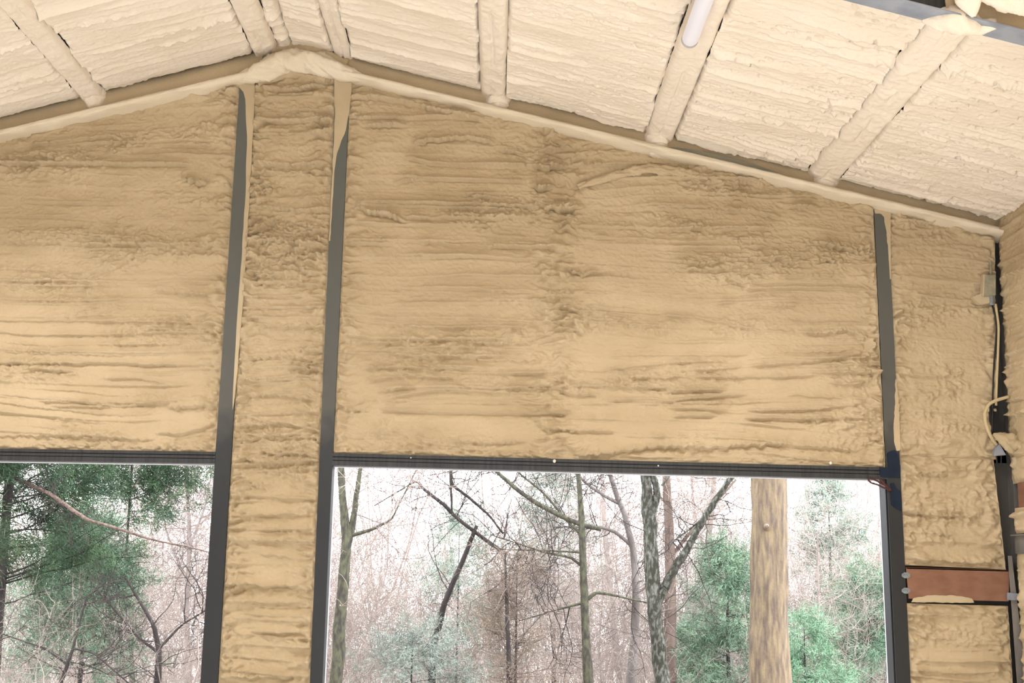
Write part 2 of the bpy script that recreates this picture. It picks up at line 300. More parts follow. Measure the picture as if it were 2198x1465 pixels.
def lips(X, Z, items, seed):
    h = np.zeros_like(X)
    for q, (pts, A, knob) in enumerate(items):
        P = np.array([at(a, b) for a, b in pts]); x0, x1 = P[0, 0], P[-1, 0]
        xs = np.linspace(x0, x1, 40); zs = np.interp(xs, P[:, 0], P[:, 2])
        for _ in range(4): zs[1:-1] = (zs[:-2] + 2 * zs[1:-1] + zs[2:]) / 4
        m = (X > x0 - .05) & (X < x1 + .05)
        x, z = X[m], Z[m]
        sc_ = np.abs(pn(x * 13, q * 3.7 + .5, seed)) * 2
        zc = np.interp(x, xs, zs) + 0.006 * pn(x * 6, q + .5, seed + 1) - knob * 0.016 * sc_
        d = z - zc
        win = sstep(-.04, .10, x - x0) * sstep(-.04, .10, x1 - x) * (0.75 + 0.35 * pn(x * 2.2, q + 7.5, seed + 2))
        wd = 0.036 + 0.022 * knob
        up = np.exp(-np.clip(d, 0, 1) / wd) * (1 - knob * 0.45 * np.exp(-(sc_ / 0.22) ** 2) * np.exp(-np.clip(d, 0, 1) / 0.05))
        b = np.where(d > 0, up, np.exp(np.clip(d, -1, 0) / 0.0035) * 1.0) - 0.34 * np.exp(-np.abs(d + 0.013) / 0.010) * (d < 0)
        h[m] += A * (2.2 + 1.6 * sstep(3.6, 5.2, zc)) * win * b
    return h

def wall_panel(cTL, cTR, cBR, cBL, seed, rough=0.006, du=0.0095, dv=0.0085, chaos_px=(), base=0.03, edge=0.15, lip=0.030, pitch=0.15, gate=0.0, margin=(0.03, 0.03, 0.02, 0.02), items=()):
    TL, TR, BR, BL = [np.array(p) for p in (cTL, cTR, cBR, cBL)]
    nu = int(max(np.linalg.norm(TR - TL), np.linalg.norm(BR - BL)) / du) + 2
    nv = int(max(np.linalg.norm(TL - BL), np.linalg.norm(TR - BR)) / dv) + 2
    s, t = np.meshgrid(np.linspace(0, 1, nu), np.linspace(0, 1, nv), indexing='ij')
    s3, t3 = s[..., None], t[..., None]
    P = (TL * (1 - s3) + TR * s3) * (1 - t3) + (BL * (1 - s3) + BR * s3) * t3
    X, Z = P[..., 0], P[..., 2]
    W = np.linalg.norm(TR - TL) * (1 - t) + np.linalg.norm(BR - BL) * t; H = np.linalg.norm(TL - BL) * (1 - s) + np.linalg.norm(TR - BR) * s
    dl, dr, dt, db = s * W, (1 - s) * W, t * H, (1 - t) * H
    ch = np.exp(-(dl / edge) ** 2) + np.exp(-(dr / edge) ** 2) + 0.6 * np.exp(-(dt / 0.14) ** 2) + 0.5 * np.exp(-(db / 0.12) ** 2)
    for (px, wd, am) in chaos_px:
        x0 = at(px, 600)[0]; ch = ch + am * np.exp(-(((X - x0) + 0.12 * pn(Z * 2.2, 3.3, seed)) / wd) ** 2)
    ch = np.clip(ch, 0, 1.2)
    band = sstep(0.0, 0.5, pn(X * 0.7, Z * 2.6, seed + 55) + 0.3 * pn(X * 3, Z * 9, seed + 56))
    h = foam_h(X, -Z, seed, rough=rough * (0.6 + 1.8 * band) * (1 + 0.5 * sstep(3.4, 5.0, Z)), chaos=np.clip(ch + 0.45 * band, 0, 1.2), lip=lip * (1.1 if items else 1.7), pitch=pitch, gate=gate) + lips(X, Z, items, seed)
    fade = 1
    for d, m in ((dl, margin[0]), (dr, margin[1]), (dt, margin[2]), (db, margin[3])): fade = fade * (0.15 + 0.85 * sstep(0, m, d - 0.008 * pn(X * 11, Z * 11, seed + 2)))
    P = P.copy(); P[..., 1] = base - h * fade
    # skirt: the rim turns back towards the siding
    V = P.reshape(-1, 3); Fc = grid_faces(nu, nv)
    rim = np.r_[np.arange(nv) + 0, (np.arange(1, nu)) * nv + nv - 1, (nu - 1) * nv + np.arange(nv - 2, -1, -1), np.arange(nu - 2, 0, -1) * nv]
    B = V[rim].copy(); B[:, 1] = 0.19
    o = len(V); m = len(rim); k = np.arange(m)
    sk = np.stack([rim, o + k, o + (k + 1) % m, rim[(k + 1) % m]], 1)
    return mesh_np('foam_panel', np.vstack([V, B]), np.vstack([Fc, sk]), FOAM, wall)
def gnd(px, py):                     # foot of a line leaving the frame: the same pixel column carried down to the slab
    p = at(px, py); return p
# edges of the posts, as lines on the wall plane
def lerp_line(a, b):
    A, B = at(*a), at(*b)
    def f(z):
        t = (z - A[2]) / (B[2] - A[2]); return np.array([A[0] + (B[0] - A[0]) * t, 0, z])
    return f
P1L = lerp_line((515, 170), (430, 1465)); P1R = lerp_line((545, 170), (467, 1465))
P2L = lerp_line((721, 165), (665, 1465)); P2R = lerp_line((752, 165), (692, 1465))
P3L = lerp_line((1876, 440), (1924, 1465)); P3R = lerp_line((1905, 440), (1955, 1465))
HDL = lerp_line((718, 973), (1895, 1003))
hz = lambda x, a, b: at(*a)[2] + (at(*b)[2] - at(*a)[2]) * (x - at(*a)[0]) / (at(*b)[0] - at(*a)[0])
zh2 = lambda x: hz(x, (718, 972), (1895, 1002))       # top edge of the header over the right opening
zh1 = lambda x: hz(x, (0, 962), (466, 969))
# rafter lines (upper limit of the wall foam)
zrl = lambda x: hz(x, (0, 285), (515, 160)); zrr = lambda x: hz(x, (760, 160), (2140, 500))
def onw(f, z): return f(z)
xl_out = at(-330, 900)[0]
def pt(x, z): return np.array([x, 0.0, z])
# left bay above the left opening
zt = zrl(P1L(5.5)[0]); 
wall_panel(pt(xl_out, zrl(xl_out)), P1L(zt), P1L(zh1(P1L(2.5)[0])), pt(xl_out, zh1(xl_out)), 3, lip=0.026, items=LIPS_LEFT)
# strip between the two middle posts, full height
zt1 = at(560, 150)[2]
wall_panel(P1R(zt1), P2L(zt1), P2L(0.0), P1R(0.0), 17, rough=0.010, edge=0.22, lip=0.026, pitch=0.11, gate=0.05, items=LIPS_STRIP)
# right bay above the wide opening
zt2 = zrr(P2R(5.5)[0]); zt3 = zrr(P3L(4.5)[0])
wall_panel(P2R(zt2), P3L(zt3), P3L(zh2(P3L(2.5)[0])), P2R(zh2(P2R(2.5)[0])), 29, chaos_px=((1200, 0.20, 0.9),), lip=0.030, items=LIPS_RIGHT)
# right strip above and below the red girt
zg_t, zg_b = at(1950, 1212)[2], at(1950, 1294)[2]
xr_t = at(2140, 520)[0]; xr_m = at(2148, 1000)[0]; xr_b = at(2160, 1212)[0]
zr3 = zrr(P3R(4.4)[0])
wall_panel(P3R(zr3), pt(at(2138, 505)[0], zrr(xr_t)), pt(at(2142, 985)[0], at(2142, 985)[2]), P3R(at(1940, 975)[2]), 41, edge=0.10, lip=0.022, gate=0.0, items=LIPS_END)
wall_panel(P3R(at(1940, 975)[2]), pt(at(2135, 985)[0], at(2135, 985)[2]), pt(at(2162, 1222)[0], at(2162, 1222)[2]), P3R(zg_t), 43, edge=0.20, lip=0.022, pitch=0.3, gate=0.1, items=LIPS_LOW)
wall_panel(P3R(zg_b), pt(at(2166, 1300)[0], at(2166, 1300)[2]), pt(at(2178, 1465)[0], 0.0), P3R(0.0), 47, edge=0.12, lip=0.026, pitch=0.09)
# outer siding behind the foam, with the two openings left free
m = MB()
zt_out = 7.0
def sid(x0, x1, z0, z1): m.box((x0, 0.19, z0), (x1, 0.205, z1))
xo1r = P1L(2.4)[0] - 0.005; xo2l = P2R(2.4)[0] - 0.02; xo2r = P3L(2.4)[0] + 0.0
sid(-9.2, 5.6, at(900, 985)[2] + 0.06, zt_out)
sid(P1L(1.0)[0], P2R(1.0)[0] - .03, 0, 2.7); sid(P3L(1.0)[0] + .03, 5.6, 0, 2.7); sid(-9.2, -7.2, 0, 2.7)
m.build('siding', SHEET, wall)

# ------------------------------------------------------------------ steel posts and headers
def post(fl, fr, ztop, label, side):
    o = thing('steel_post', label, 'post', loc=((fl(0.)[0] + fr(0.)[0]) / 2, 0, 0))
    inv = np.array(o.location)
    m = MB()
    for y0, y1, ins in ((0.0, 0.012, 0), (0.012, 0.20, 0.006)):
        q0 = [fl(0.) + (ins, y0, 0), fr(0.) + (-ins, y0, 0), fr(0.) + (-ins, y1, 0), fl(0.) + (ins, y1, 0)]
        q1 = [fl(ztop) + (ins, y0, 0), fr(ztop) + (-ins, y0, 0), fr(ztop) + (-ins, y1, 0), fl(ztop) + (ins, y1, 0)]
        m.hexa([p - inv for p in q0], [p - inv for p in q1])
    m.build('web', POST, o, bevel=0.002)
    return o, inv
def coating(parent, inv, pts_px, mat_=None, y=-0.004, th=0.02, name='foam_overspray', n=90, jag=1.2):
    """closed outline given by pixels on the wall plane, swept into a thin foam skin with a ragged edge"""
    P = np.array([at(a, b)[[0, 2]] for a, b in pts_px]); P = np.vstack([P, P[:1]])
    Q = resample(P, n + 1)[:-1]
    Q = Q + 0.0042 * jag * np.stack([pn(np.arange(n) * .43, 0.5, 7), pn(np.arange(n) * .43, 4.5, 8)], 1)
    m = MB(); m.prism([np.array([q[0], y, q[1]]) - inv for q in Q], (0, th, 0))
    return m.build(name, mat_ or FOAMS, parent)
p1, i1 = post(P1L, P1R, at(530, 165)[2], 'dark steel post left of the narrow foam strip under the ridge', -1)
coating(p1, i1, [(510, 155), (548, 155), (545, 250), (536, 420), (524, 620), (506, 840), (500, 880), (500, 840), (508, 700), (521, 520), (528, 400), (530, 290), (527, 215), (521, 192), (512, 186)])
p2, i2 = post(P2L, P2R, at(735, 165)[2], 'dark steel post right of the narrow foam strip, its top buried in foam', 1)
coating(p2, i2, [(717, 158), (757, 158), (753, 215), (746, 262), (742, 280), (733, 303), (724, 326), (718, 366), (712, 470), (709, 520), (706, 520), (712, 400), (716, 320), (719, 250)])
p3, i3 = post(P3L, P3R, at(1890, 448)[2], 'dark steel post at the right side of the wide opening', 1)
coating(p3, i3, [(1874, 438), (1912, 438), (1911, 520), (1913, 600), (1910, 600), (1907, 545), (1903, 500), (1897, 466), (1890, 458), (1878, 458)])
coating(p3, i3, [(1922, 800), (1929, 860), (1933, 965), (1925, 968), (1919, 950), (1918, 915), (1921, 870)], FOAM)

def header(zf, xa, xb, label, hpx):
    z0 = zf(xa); o = thing('door_header', label, 'header beam', loc=(xa, 0, z0))
    inv = np.array([xa, 0, z0]); H = hpx
    def bar(za, zb, y0, y1, name, mt, bev=0.001):
        q0 = [np.array(p) - inv for p in ((xa, y0, zf(xa) - za), (xb, y0, zf(xb) - za), (xb, y1, zf(xb) - za), (xa, y1, zf(xa) - za))]
        q1 = [np.array(p) - inv for p in ((xa, y0, zf(xa) - zb), (xb, y0, zf(xb) - zb), (xb, y1, zf(xb) - zb), (xa, y1, zf(xa) - zb))]
        return MB().hexa(q0, q1).build(name, mt, o, bevel=bev)
    bar(0, H * .26, -0.004, 0.19, 'upper_rib', STEEL)
    bar(H * .26, H * .34, 0.006, 0.19, 'groove', STEELD)
    bar(H * .34, H * .56, -0.002, 0.19, 'middle_rib', STEEL)
    bar(H * .56, H * .62, 0.006, 0.19, 'groove', STEELD)
    bar(H * .62, H, -0.006, 0.19, 'lower_rib', STEEL)
    bar(H * 1.0, H * 1.05, 0.10, 0.20, 'soffit_trim', EDGEW)
    return o, inv
d1, di1 = header(zh1, -7.3, P1L(2.5)[0], 'dark grooved steel header over the left opening beside the green cedar', 0.105)
d2, di2 = header(zh2, P2R(2.5)[0] - 0.004, P3L(2.5)[0] + 0.004, 'long dark grooved steel header over the wide opening with blue tape at its end', 0.108)
for px, py, r in ((1190, 989, 0.014), (1413, 999, 0.007), (1783, 993, 0.013), (882, 982, 0.006)):
    c = at(px, py, -0.008) - di2
    V, Fc = [], []
    m = MB(); n = 7
    for j in range(4):
        a = j / 3 * PI
        for k in range(n): V.append(c + np.array([r * math.sin(a) * math.cos(k * 2 * PI / n) * (1 + .3 * random.random()), r * .6 * math.sin(a) * math.sin(k * 2 * PI / n), r * 1.2 * math.cos(a)]))
    for j in range(3):
        for k in range(n): Fc.append((j * n + k, j * n + (k + 1) % n, (j + 1) * n + (k + 1) % n, (j + 1) * n + k))
    m.add(V, Fc).build('foam_speck', FOAMC, d2, smooth=True)
# jamb linings (weatherstrip) of the openings
def lining(fl, dx, w_, label_parent, mt, y0, y1, zt_, name, inv):
    q0 = [fl(0.) + (dx, y0, 0) - inv, fl(0.) + (dx + w_, y0, 0) - inv, fl(0.) + (dx + w_, y1, 0) - inv, fl(0.) + (dx, y1, 0) - inv]
    q1 = [fl(zt_) + (dx, y0, 0) - inv, fl(zt_) + (dx + w_, y0, 0) - inv, fl(zt_) + (dx + w_, y1, 0) - inv, fl(zt_) + (dx, y1, 0) - inv]
    MB().hexa(q0, q1).build(name, mt, label_parent, bevel=0.001)
zb2 = zh2(P2R(2.5)[0]) - 0.112; zb3 = zh2(P3L(2.5)[0]) - 0.112; zb1 = zh1(P1L(2.5)[0]) - 0.11
lining(P2R, -0.004, 0.006, p2, EDGEW, 0.15, 0.205, zb2, 'outer_trim', i2)
lining(P2R, -0.004, 0.004, p2, STEELD, 0.02, 0.15, zb2, 'jamb_lining', i2)
lining(P3L, -0.012, 0.014, p3, STEELD, 0.02, 0.20, zb3, 'jamb_lining', i3)
lining(P3L, -0.016, 0.004, p3, EDGEW, 0.185, 0.205, zb3, 'outer_trim', i3)
lining(P1L, -0.006, 0.006, p1, STEELD, 0.02, 0.20, zb1, 'jamb_lining', i1)

# ------------------------------------------------------------------ ceiling: foam bays between foam-coated purlins
ceiling = structure('ceiling')
A, B = at(0, 262), at(520, 131); slL = (B[2] - A[2]) / (B[0] - A[0]); cL = A[2] - slL * A[0]
A2, B2 = at(770, 138), at(2150, 480); slR = (B2[2] - A2[2]) / (B2[0] - A2[0]); cR = A2[2] - slR * A2[0]
xr = (cR - cL) / (slL - slR); zr = cL + slL * xr
def roof(x): return np.where(x < xr, cL + slL * x, cR + slR * x)
XW = at(2150, 560)[0]                      # inner face of the side wall foam on the right
XLW = 2 * xr - XW
print('ridge', xr, zr, 'slopes', slL, slR, 'XW', XW, 'eave', roof(XW))
# purlins: (pixel at the gable, half width m)
PUR = [(at(200, 212)[0], 0.10), (at(572, 120)[0], 0.11), (at(738, 120)[0], 0.09), (at(1059, 215)[0], 0.12), (at(1415, 300)[0], 0.13), (at(1766, 395)[0], 0.145)]
YN = -4.05                                 # near end of the finely built ceiling (the next frame)
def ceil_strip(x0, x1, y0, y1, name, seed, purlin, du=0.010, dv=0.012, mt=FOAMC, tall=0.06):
    nu = max(8, int((x1 - x0) / du)); nv = int((y0 - y1) / dv)
    xs, ys = np.meshgrid(np.linspace(x0, x1, nu), np.linspace(y0, y1, nv), indexing='ij')
    e = np.minimum(xs - x0, x1 - xs)
    if purlin:
        hw = (x1 - x0) / 2; c = (x0 + x1) / 2 
        cc = (xs - c) / hw
        h = tall * (1 - np.abs(cc) ** 8) + 0.006 * fbm(xs * 9, ys * 3, seed, 3) + 0.006 * fbm(xs * 18, ys * 14, seed + 4, 2)
        h = h - 0.022 * np.exp(-((cc - 0.15 * pn(ys * 1.5, 1.5, seed)) / 0.10) ** 2) * sstep(-0.15, 0.25, pn(ys * 2.0, 9.5, seed))
        h = h + 0.010 * sstep(0.1, 0.6, pn(xs * 8, ys * 6, seed + 1))
    else:
        ch = 0.35 * np.exp(-(e / 0.10) ** 2) + 0.35 * sstep(0.2, 0.5, pn(xs * 0.5, ys * 0.6, seed + 70))
        h = foam_h(xs, ys, seed, pitch=0.17, lip=0.030, rough=0.004, chaos=ch * .5, gate=-0.10 + 0.12 * sstep(-1, 3, xs), pits=0.045 * sstep(-1.5, 3, xs))
        h = h + 0.02
        ys = ys + np.where(np.arange(nv)[None, :] == 0, 0.012 * pn(xs * 30, xs * 0 + .5, seed) + 0.02 * pn(xs * 5, xs * 0 + .5, seed), 0)
        h = h - 0.055 * np.exp(-(e / 0.018) ** 2) * sstep(-0.35, 0.15, pn(ys * 2.3, 2.5 + np.where(xs - x0 < x1 - xs, 0, 5), seed + 6))
    zz = roof(xs) + 0.05 - h
    V = np.stack([xs, ys, zz], -1).reshape(-1, 3)
    return mesh_np(name, V, grid_faces(nu, nv), mt, ceiling)
edges = [XLW] + [v for x, hw in PUR for v in (x - hw, x + hw)] + [XW + 0.02]
for k in range(0, len(edges) - 1):
    x0, x1 = edges[k], edges[k + 1]
    is_p = k % 2 == 1
    x0v = max(x0, -5.6) if not is_p else x0
    # stop fine foam a little before the gable rafter
    if not is_p and x0 < xr < x1:
        ceil_strip(x0v, xr, -0.05, YN, 'foam_panel', 100 + k, False); ceil_strip(xr, x1, -0.05, YN, 'foam_panel', 200 + k, False)
    else:
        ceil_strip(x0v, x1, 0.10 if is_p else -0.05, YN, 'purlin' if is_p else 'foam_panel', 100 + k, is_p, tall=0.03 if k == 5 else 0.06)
# the nearer bays, beyond what the frame shows well, and the far left part
def plain_roof(x0, x1, y0, y1, seed, du=0.05, dv=0.05):
    ceil_strip(x0, x1, y0, y1, 'foam_panel', seed, False, du, dv)
ceil_strip(2.0, XW, YN + 0.08, YN - 1.3, 'foam_panel', 301, False, 0.014, 0.014)
plain_roof(xr, XW, YN - 1.3, -17.0, 302, 0.12, 0.12)
plain_roof(xr, 2.0, YN + 0.08, YN - 1.3, 305, 0.06, 0.06)
plain_roof(XLW, xr, YN, -17.0, 303, 0.12, 0.12)
plain_roof(XLW, -5.6, 0.10, YN, 304, 0.06, 0.06)
m = MB()
for sgn, x1 in ((0, XLW - .3), (1, XW + .3)):
    xa, xb = (x1, xr) if sgn == 0 else (xr, x1)
    za, zb = float(roof(np.array(xa))) + 0.12, float(roof(np.array(xb))) + 0.12
    m.hexa([(xa, 0.5, za), (xb, 0.5, zb), (xb, -17.2, zb), (xa, -17.2, za)], [(xa, 0.5, za + .04), (xb, 0.5, zb + .04), (xb, -17.2, zb + .04), (xa, -17.2, za + .04)])
m.build('roof_sheet', SHEET, ceiling)

# ------------------------------------------------------------------ gable rafters (foam-coated beams against the gable wall)
def foam_beam(name, parent, line_fn, xa, xb, prof, seed, mt, n=260, amp=0.010):
    """profile (y, dz) swept along the roof slope with lumpy foam"""
    xs = np.linspace(xa, xb, n); prof = np.array(prof); k = len(prof)
    X = np.repeat(xs[:, None], k, 1); Yp = prof[None, :, 0] + 0 * X; Zp = line_fn(X) + prof[None, :, 1]
    s = np.arange(k) * 0.11
    nz = fbm(X * 3.5, s[None, :] * 3 + 0 * X, seed, 3); nz2 = fbm(X * 14, s[None, :] * 9 + 0 * X, seed + 4, 2)
    Yp = Yp - amp * nz - 0.4 * amp * nz2; Zp = Zp - amp * 0.8 * nz
    return mesh_np(name, np.stack([X, Yp, Zp], -1).reshape(-1, 3), grid_faces(n, k, True), mt, parent)
def web_prof(top): return [(0.10, top), (-0.012, top), (-0.014, 0.16), (-0.018, 0.11), (-0.03, 0.07), (-0.06, 0.05)]
def flange_prof():
    P = [(-0.02, 0.062), (-0.07, 0.060)]
    for a in np.linspace(0.15 * PI, 0.9 * PI, 7): P.append((-0.10 - 0.028 * math.sin(a), 0.034 + 0.027 * math.cos(a)))
    return P + [(-0.06, 0.000), (0.0, -0.010), (0.06, -0.02), (0.12, -0.02)]
zlL = lambda x: hz(x, (0, 302), (515, 180)) + 0.0 * x
zlR = lambda x: hz(x, (760, 176), (2140, 508)) + 0.0 * x
rl = thing('gable_rafter', 'foam-coated sloping rafter left of the ridge above the left bay', 'rafter')
rr = thing('gable_rafter', 'foam-coated sloping rafter right of the ridge with a bare grey steel patch', 'rafter')
for par, zf_, xa, xb, sd in ((rl, zlL, -5.6, at(562, 170)[0], 5), (rr, zlR, at(722, 170)[0], XW + 0.05, 9)):
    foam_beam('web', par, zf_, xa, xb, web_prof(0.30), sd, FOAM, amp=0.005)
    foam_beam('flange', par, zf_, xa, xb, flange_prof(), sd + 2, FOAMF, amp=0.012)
# bare steel patch on the web of the right rafter
n = 40; tt = np.linspace(0, 1, n)
up = [(1432 + 262 * t, 316 + 66 * t - 12 * math.sin(PI * t) ** .7) for t in tt]; lo = [(1432 + 262 * t, 316 + 66 * t + 5 * math.sin(PI * t)) for t in tt[::-1]]
m = MB(); m.prism([at(a, b, -0.042) for a, b in up + lo[1:-1]], (0, 0.02, 0)); o = m.build('bare_steel_patch', mat('patch_steel', (0.23, 0.24, 0.20), 0.5, 0.1, col2=(0.30, 0.27, 0.20), scale=(5, 5, 5)), rr); o['label'] = 'bare grey steel patch'
# foam lumps that bury the ridge joint
rj = thing('ridge_gusset', 'lumpy foam-covered joint where both rafters meet at the ridge', 'beam joint')
def blob(name, parent, pts, mt, seed, n=40, k=20, amp=0.25, inv=(0, 0, 0)):
    """lumpy foam roll along a polyline of (x, y, z, radius)"""
    Q = smooth_line(np.array(pts, float), n); P = Q[:, :3]; r = Q[:, 3]
    V, Fc = tube_np(P, r, k); V = V.reshape(n, k, 3); c = P[:, None]
    i, j = np.meshgrid(np.arange(n), np.arange(k), indexing='ij')
    arc = np.cumsum(np.r_[0, np.linalg.norm(np.diff(P, axis=0), axis=1)])[:, None]; ct, st_ = np.cos(j * 2 * PI / k), np.sin(j * 2 * PI / k)
    s = 1 + 0.55 * amp * (np.abs(fbm(arc * 21 + ct * 1.6, st_ * 1.9 + ct * .7 + 5, seed + 1, 2)) - .3) + amp * fbm(np.cumsum(np.r_[0, np.linalg.norm(np.diff(P, axis=0), axis=1)])[:, None] * 7 + np.cos(j * 2 * PI / k) * 1.1, np.sin(j * 2 * PI / k) * 1.2 + np.cos(j * 2 * PI / k) * .5, seed, 3)
    V = (c + (V - c) * s[..., None]).reshape(-1, 3) - np.array(inv)
    cap = np.array([V[:k].mean(0), V[-k:].mean(0)]); b = len(V); jj = np.arange(k)
    c0 = np.stack([np.full(k, b), (jj + 1) % k, jj, jj], 1); c1 = np.stack([np.full(k, b + 1), (n - 1) * k + jj, (n - 1) * k + (jj + 1) % k, (n - 1) * k + (jj + 1) % k], 1)
    me_f = [tuple(q) for q in Fc] + [tuple(q[:3]) for q in c0] + [tuple(q[:3]) for q in c1]
    m = MB(); m.add(np.vstack([V, cap]), me_f); return m.build(name, mt, parent, smooth=True)
def bl(px, py, Y, r): return (*at(px, py, Y), r)
blob('gusset_foam', rj, [bl(500, 172, -.05, .02), bl(535, 163, -.06, .07), bl(570, 150, -.08, .095), bl(610, 131, -.08, .105), bl(660, 130, -.08, .105), bl(705, 144, -.08, .10), bl(745, 158, -.06, .075), bl(790, 172, -.05, .02)], FOAMF, 3, n=90, k=30, amp=.28)
blob('gusset_foam', rj, [bl(585, 110, -.02, .05), bl(640, 102, -.04, .07), bl(700, 118, -.03, .06), bl(745, 140, 0, .05)], FOAM, 4, n=50, k=22, amp=.4)
blob('gusset_foam', rj, [bl(555, 182, 0.01, .03), bl(610, 158, 0, .05), bl(650, 156, 0, .05), bl(700, 170, 0, .04)], FOAM, 6, n=50, k=20, amp=.4)
# lumps where purlins land on the rafters
for i, (px, py, sx) in enumerate(((203, 222, .5), (1068, 236, .0), (1410, 322, -.25), (1768, 402, -.45))):
    par = rl if px < 600 else rr
    blob('foam_lump', par, [(*at(px - sx * 34, py - 52, .00), .12), (*at(px - sx * 8, py - 22, .02), .13), (*at(px, py - 2, .01), .11), (*at(px + sx * 4, py + 10, -.02), .05)], FOAMC, 20 + i, n=40, k=30, amp=.22)
# long curled roll of foam under the rafter on the right bay
fr_ = thing('foam_roll', 'curled ridge of squeezed foam high on the right bay below the rafter', 'foam')
blob('roll', fr_, [bl(1240, 402, .0, .020), bl(1290, 384, -.01, .034), bl(1345, 370, -.01, .038), bl(1400, 362, -.01, .040), bl(1460, 368, -.01, .042), bl(1520, 382, .0, .022)], FOAM, 12, n=110, k=20, amp=.7)

# ------------------------------------------------------------------ next frame: I-beam rafter near the upper right corner
yb = -3.95
nf = thing('frame_rafter', 'grey steel I-beam rafter crossing the top right corner, partly foamed', 'rafter')
fa = at(1818, 3, yb + .09); fb = at(2198, 99, yb + .09)
slB = (fb[2] - fa[2]) / (fb[0] - fa[0])
zfl = lambda x: fa[2] + slB * (x - fa[0])
def bar_x(xa, xb, y0, y1, d0, d1, name, mt, parent, bev=0.002):
    q0 = [(xa, y0, zfl(xa) + d0), (xb, y0, zfl(xb) + d0), (xb, y1, zfl(xb) + d0), (xa, y1, zfl(xa) + d0)]
    q1 = [(xa, y0, zfl(xa) + d1), (xb, y0, zfl(xb) + d1), (xb, y1, zfl(xb) + d1), (xa, y1, zfl(xa) + d1)]
    return MB().hexa(q0, q1).build(name, mt, parent, bevel=bev)
print('beam z', zfl(2.5), 'roof', roof(np.array(2.5)))
bar_x(xr + .1, XW, yb - .09, yb + .09, 0, 0.012, 'bottom_flange', STEELG, nf)
bar_x(xr + .1, XW, yb - .006, yb + .006, 0.012, 0.34, 'web', STEEL, nf, 0)
x2 = at(2030, 40, yb - .02)[0]
foam_beam('foam_coating', nf, zfl, x2, XW, [(yb - .012, .36), (yb - .016, .2), (yb - .02, .1), (yb - .03, .04), (yb - .06, .016)], 33, FOAM, n=120, amp=.006)
x3 = at(2050, 60, yb)[0]
blob('foam_lump', nf, [(x3 - .16, yb + .10, zfl(x3 - .16) + .012, .02), (x3 - .09, yb + .05, zfl(x3 - .09) + .010, .06), (x3 - .01, yb + .0, zfl(x3) + .014, .085), (x3 + .08, yb - .0, zfl(x3 + .08) + .014, .075), (x3 + .16, yb + .02, zfl(x3 + .16) + .014, .055), (x3 + .24, yb - .04, zfl(x3 + .22) + .03, .03)], FOAMC, 40, n=60, k=26, amp=.2)
x4 = at(2088, 10, yb - .12)[0]
blob('hanging_foam', nf, [(*at(2078, -40, yb - .16), .10), (*at(2082, -5, yb - .15), .085), (*at(2086, 14, yb - .14), .055), (*at(2090, 36, yb - .13), .012)], FOAMC, 44, n=50, k=24, amp=.2)
blob('hanging_foam', nf, [(*at(2110, -25, yb - .20), .07), (*at(2160, -8, yb - .20), .09), (*at(2230, 6, yb - .20), .09)], FOAMC, 45, n=60, k=24, amp=.16)

# ------------------------------------------------------------------ tube light
a = at(1480, 87, -2.35); d = np.array([0, -1.0, 0.0]); xa_ = a[0]
tl = thing('tube_light', 'white LED tube light under the foamed purlin near the top edge', 'ceiling light', loc=tuple(a))
rt = 0.062; LEN = 1.22
ys = np.linspace(0, LEN, 14)
ends = [(0.0, .25), (0.006, .62), (0.02, .9), (0.045, 1.0)]
P = [(0, -e, 0) for e, _ in ends] + [(0, -y, 0) for y in np.linspace(.09, LEN - .05, 8)] + [(0, -LEN, 0)]
R = [rt * s for _, s in ends] + [rt] * 8 + [rt * .6]
MB().tube(P, np.array(R), 20).build('diffuser', TUBE, tl, smooth=True)
MB().tube([(0, 0.004, 0), (0, -0.008, 0)], np.array([rt * .98, rt * 1.04]), 20).build('end_cap', TUBEC, tl)
zc = float(roof(np.array(a[0]))) - a[2]
MB().box((-.045, -LEN + .03, .02), (.045, -.03, .06)).build('housing', GALV, tl, bevel=.004)
for yy in (.2, LEN - .2): MB().box((-.02, -yy - .02, .055), (.02, -yy + .02, zc - .02)).build('bracket', GALV, tl)

# ------------------------------------------------------------------ side wall on the right with its corner steel
sw = structure('wall_right')
ze = float(roof(np.array(XW)))
def side_panel(y0, y1, z0, z1, seed, base=0.0, d=0.011, roll_=0.09):
    nu = int((y0 - y1) / d); nv = int((z1 - z0) / d)
    ys, zs = np.meshgrid(np.linspace(y0, y1, nu), np.linspace(z0, z1, nv), indexing='ij')
    e = np.minimum(y0 - ys, ys - y1); ez = np.minimum(zs - z0, z1 - zs)
    h = foam_h(ys, -zs, seed, pitch=.13, lip=.03, chaos=0.6 * np.exp(-((y0 - ys) / .15) ** 2))
    h = (h + 0.03) * (0.25 + 0.75 * sstep(0, roll_, y0 - ys)) * (0.2 + 0.8 * sstep(0, .05, ez)) 
    V = np.stack([XW + base + 0.015 - h, ys, zs], -1).reshape(-1, 3)
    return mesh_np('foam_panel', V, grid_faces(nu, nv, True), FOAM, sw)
def zpx(py, Y=-.25): return at_x(2185, py, XW)[2]
z_red_t, z_red_b = zpx(1036), zpx(1090); z_st_t, z_st_b = zpx(1150), zpx(1188)
side_panel(0.05, -4.2, z_red_t, ze + .06, 61, roll_=.10)
side_panel(-0.05, -4.2, z_st_t + .02, z_red_b, 63, base=-.035)
side_panel(-0.03, -4.2, 0.0, z_st_b, 65, base=-.03)
side_panel(-4.2, -17.0, 0.0, ze + .06, 69, d=.06)
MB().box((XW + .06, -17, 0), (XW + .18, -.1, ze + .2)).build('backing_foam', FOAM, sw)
MB().box((XW + .18, -17, 0), (XW + .20, .2, ze + .2)).build('siding', SHEET, sw)
MB().box((XW + .02, .07, 0), (XW + .18, 0.19, ze)).build('corner_column', STEELW, sw)
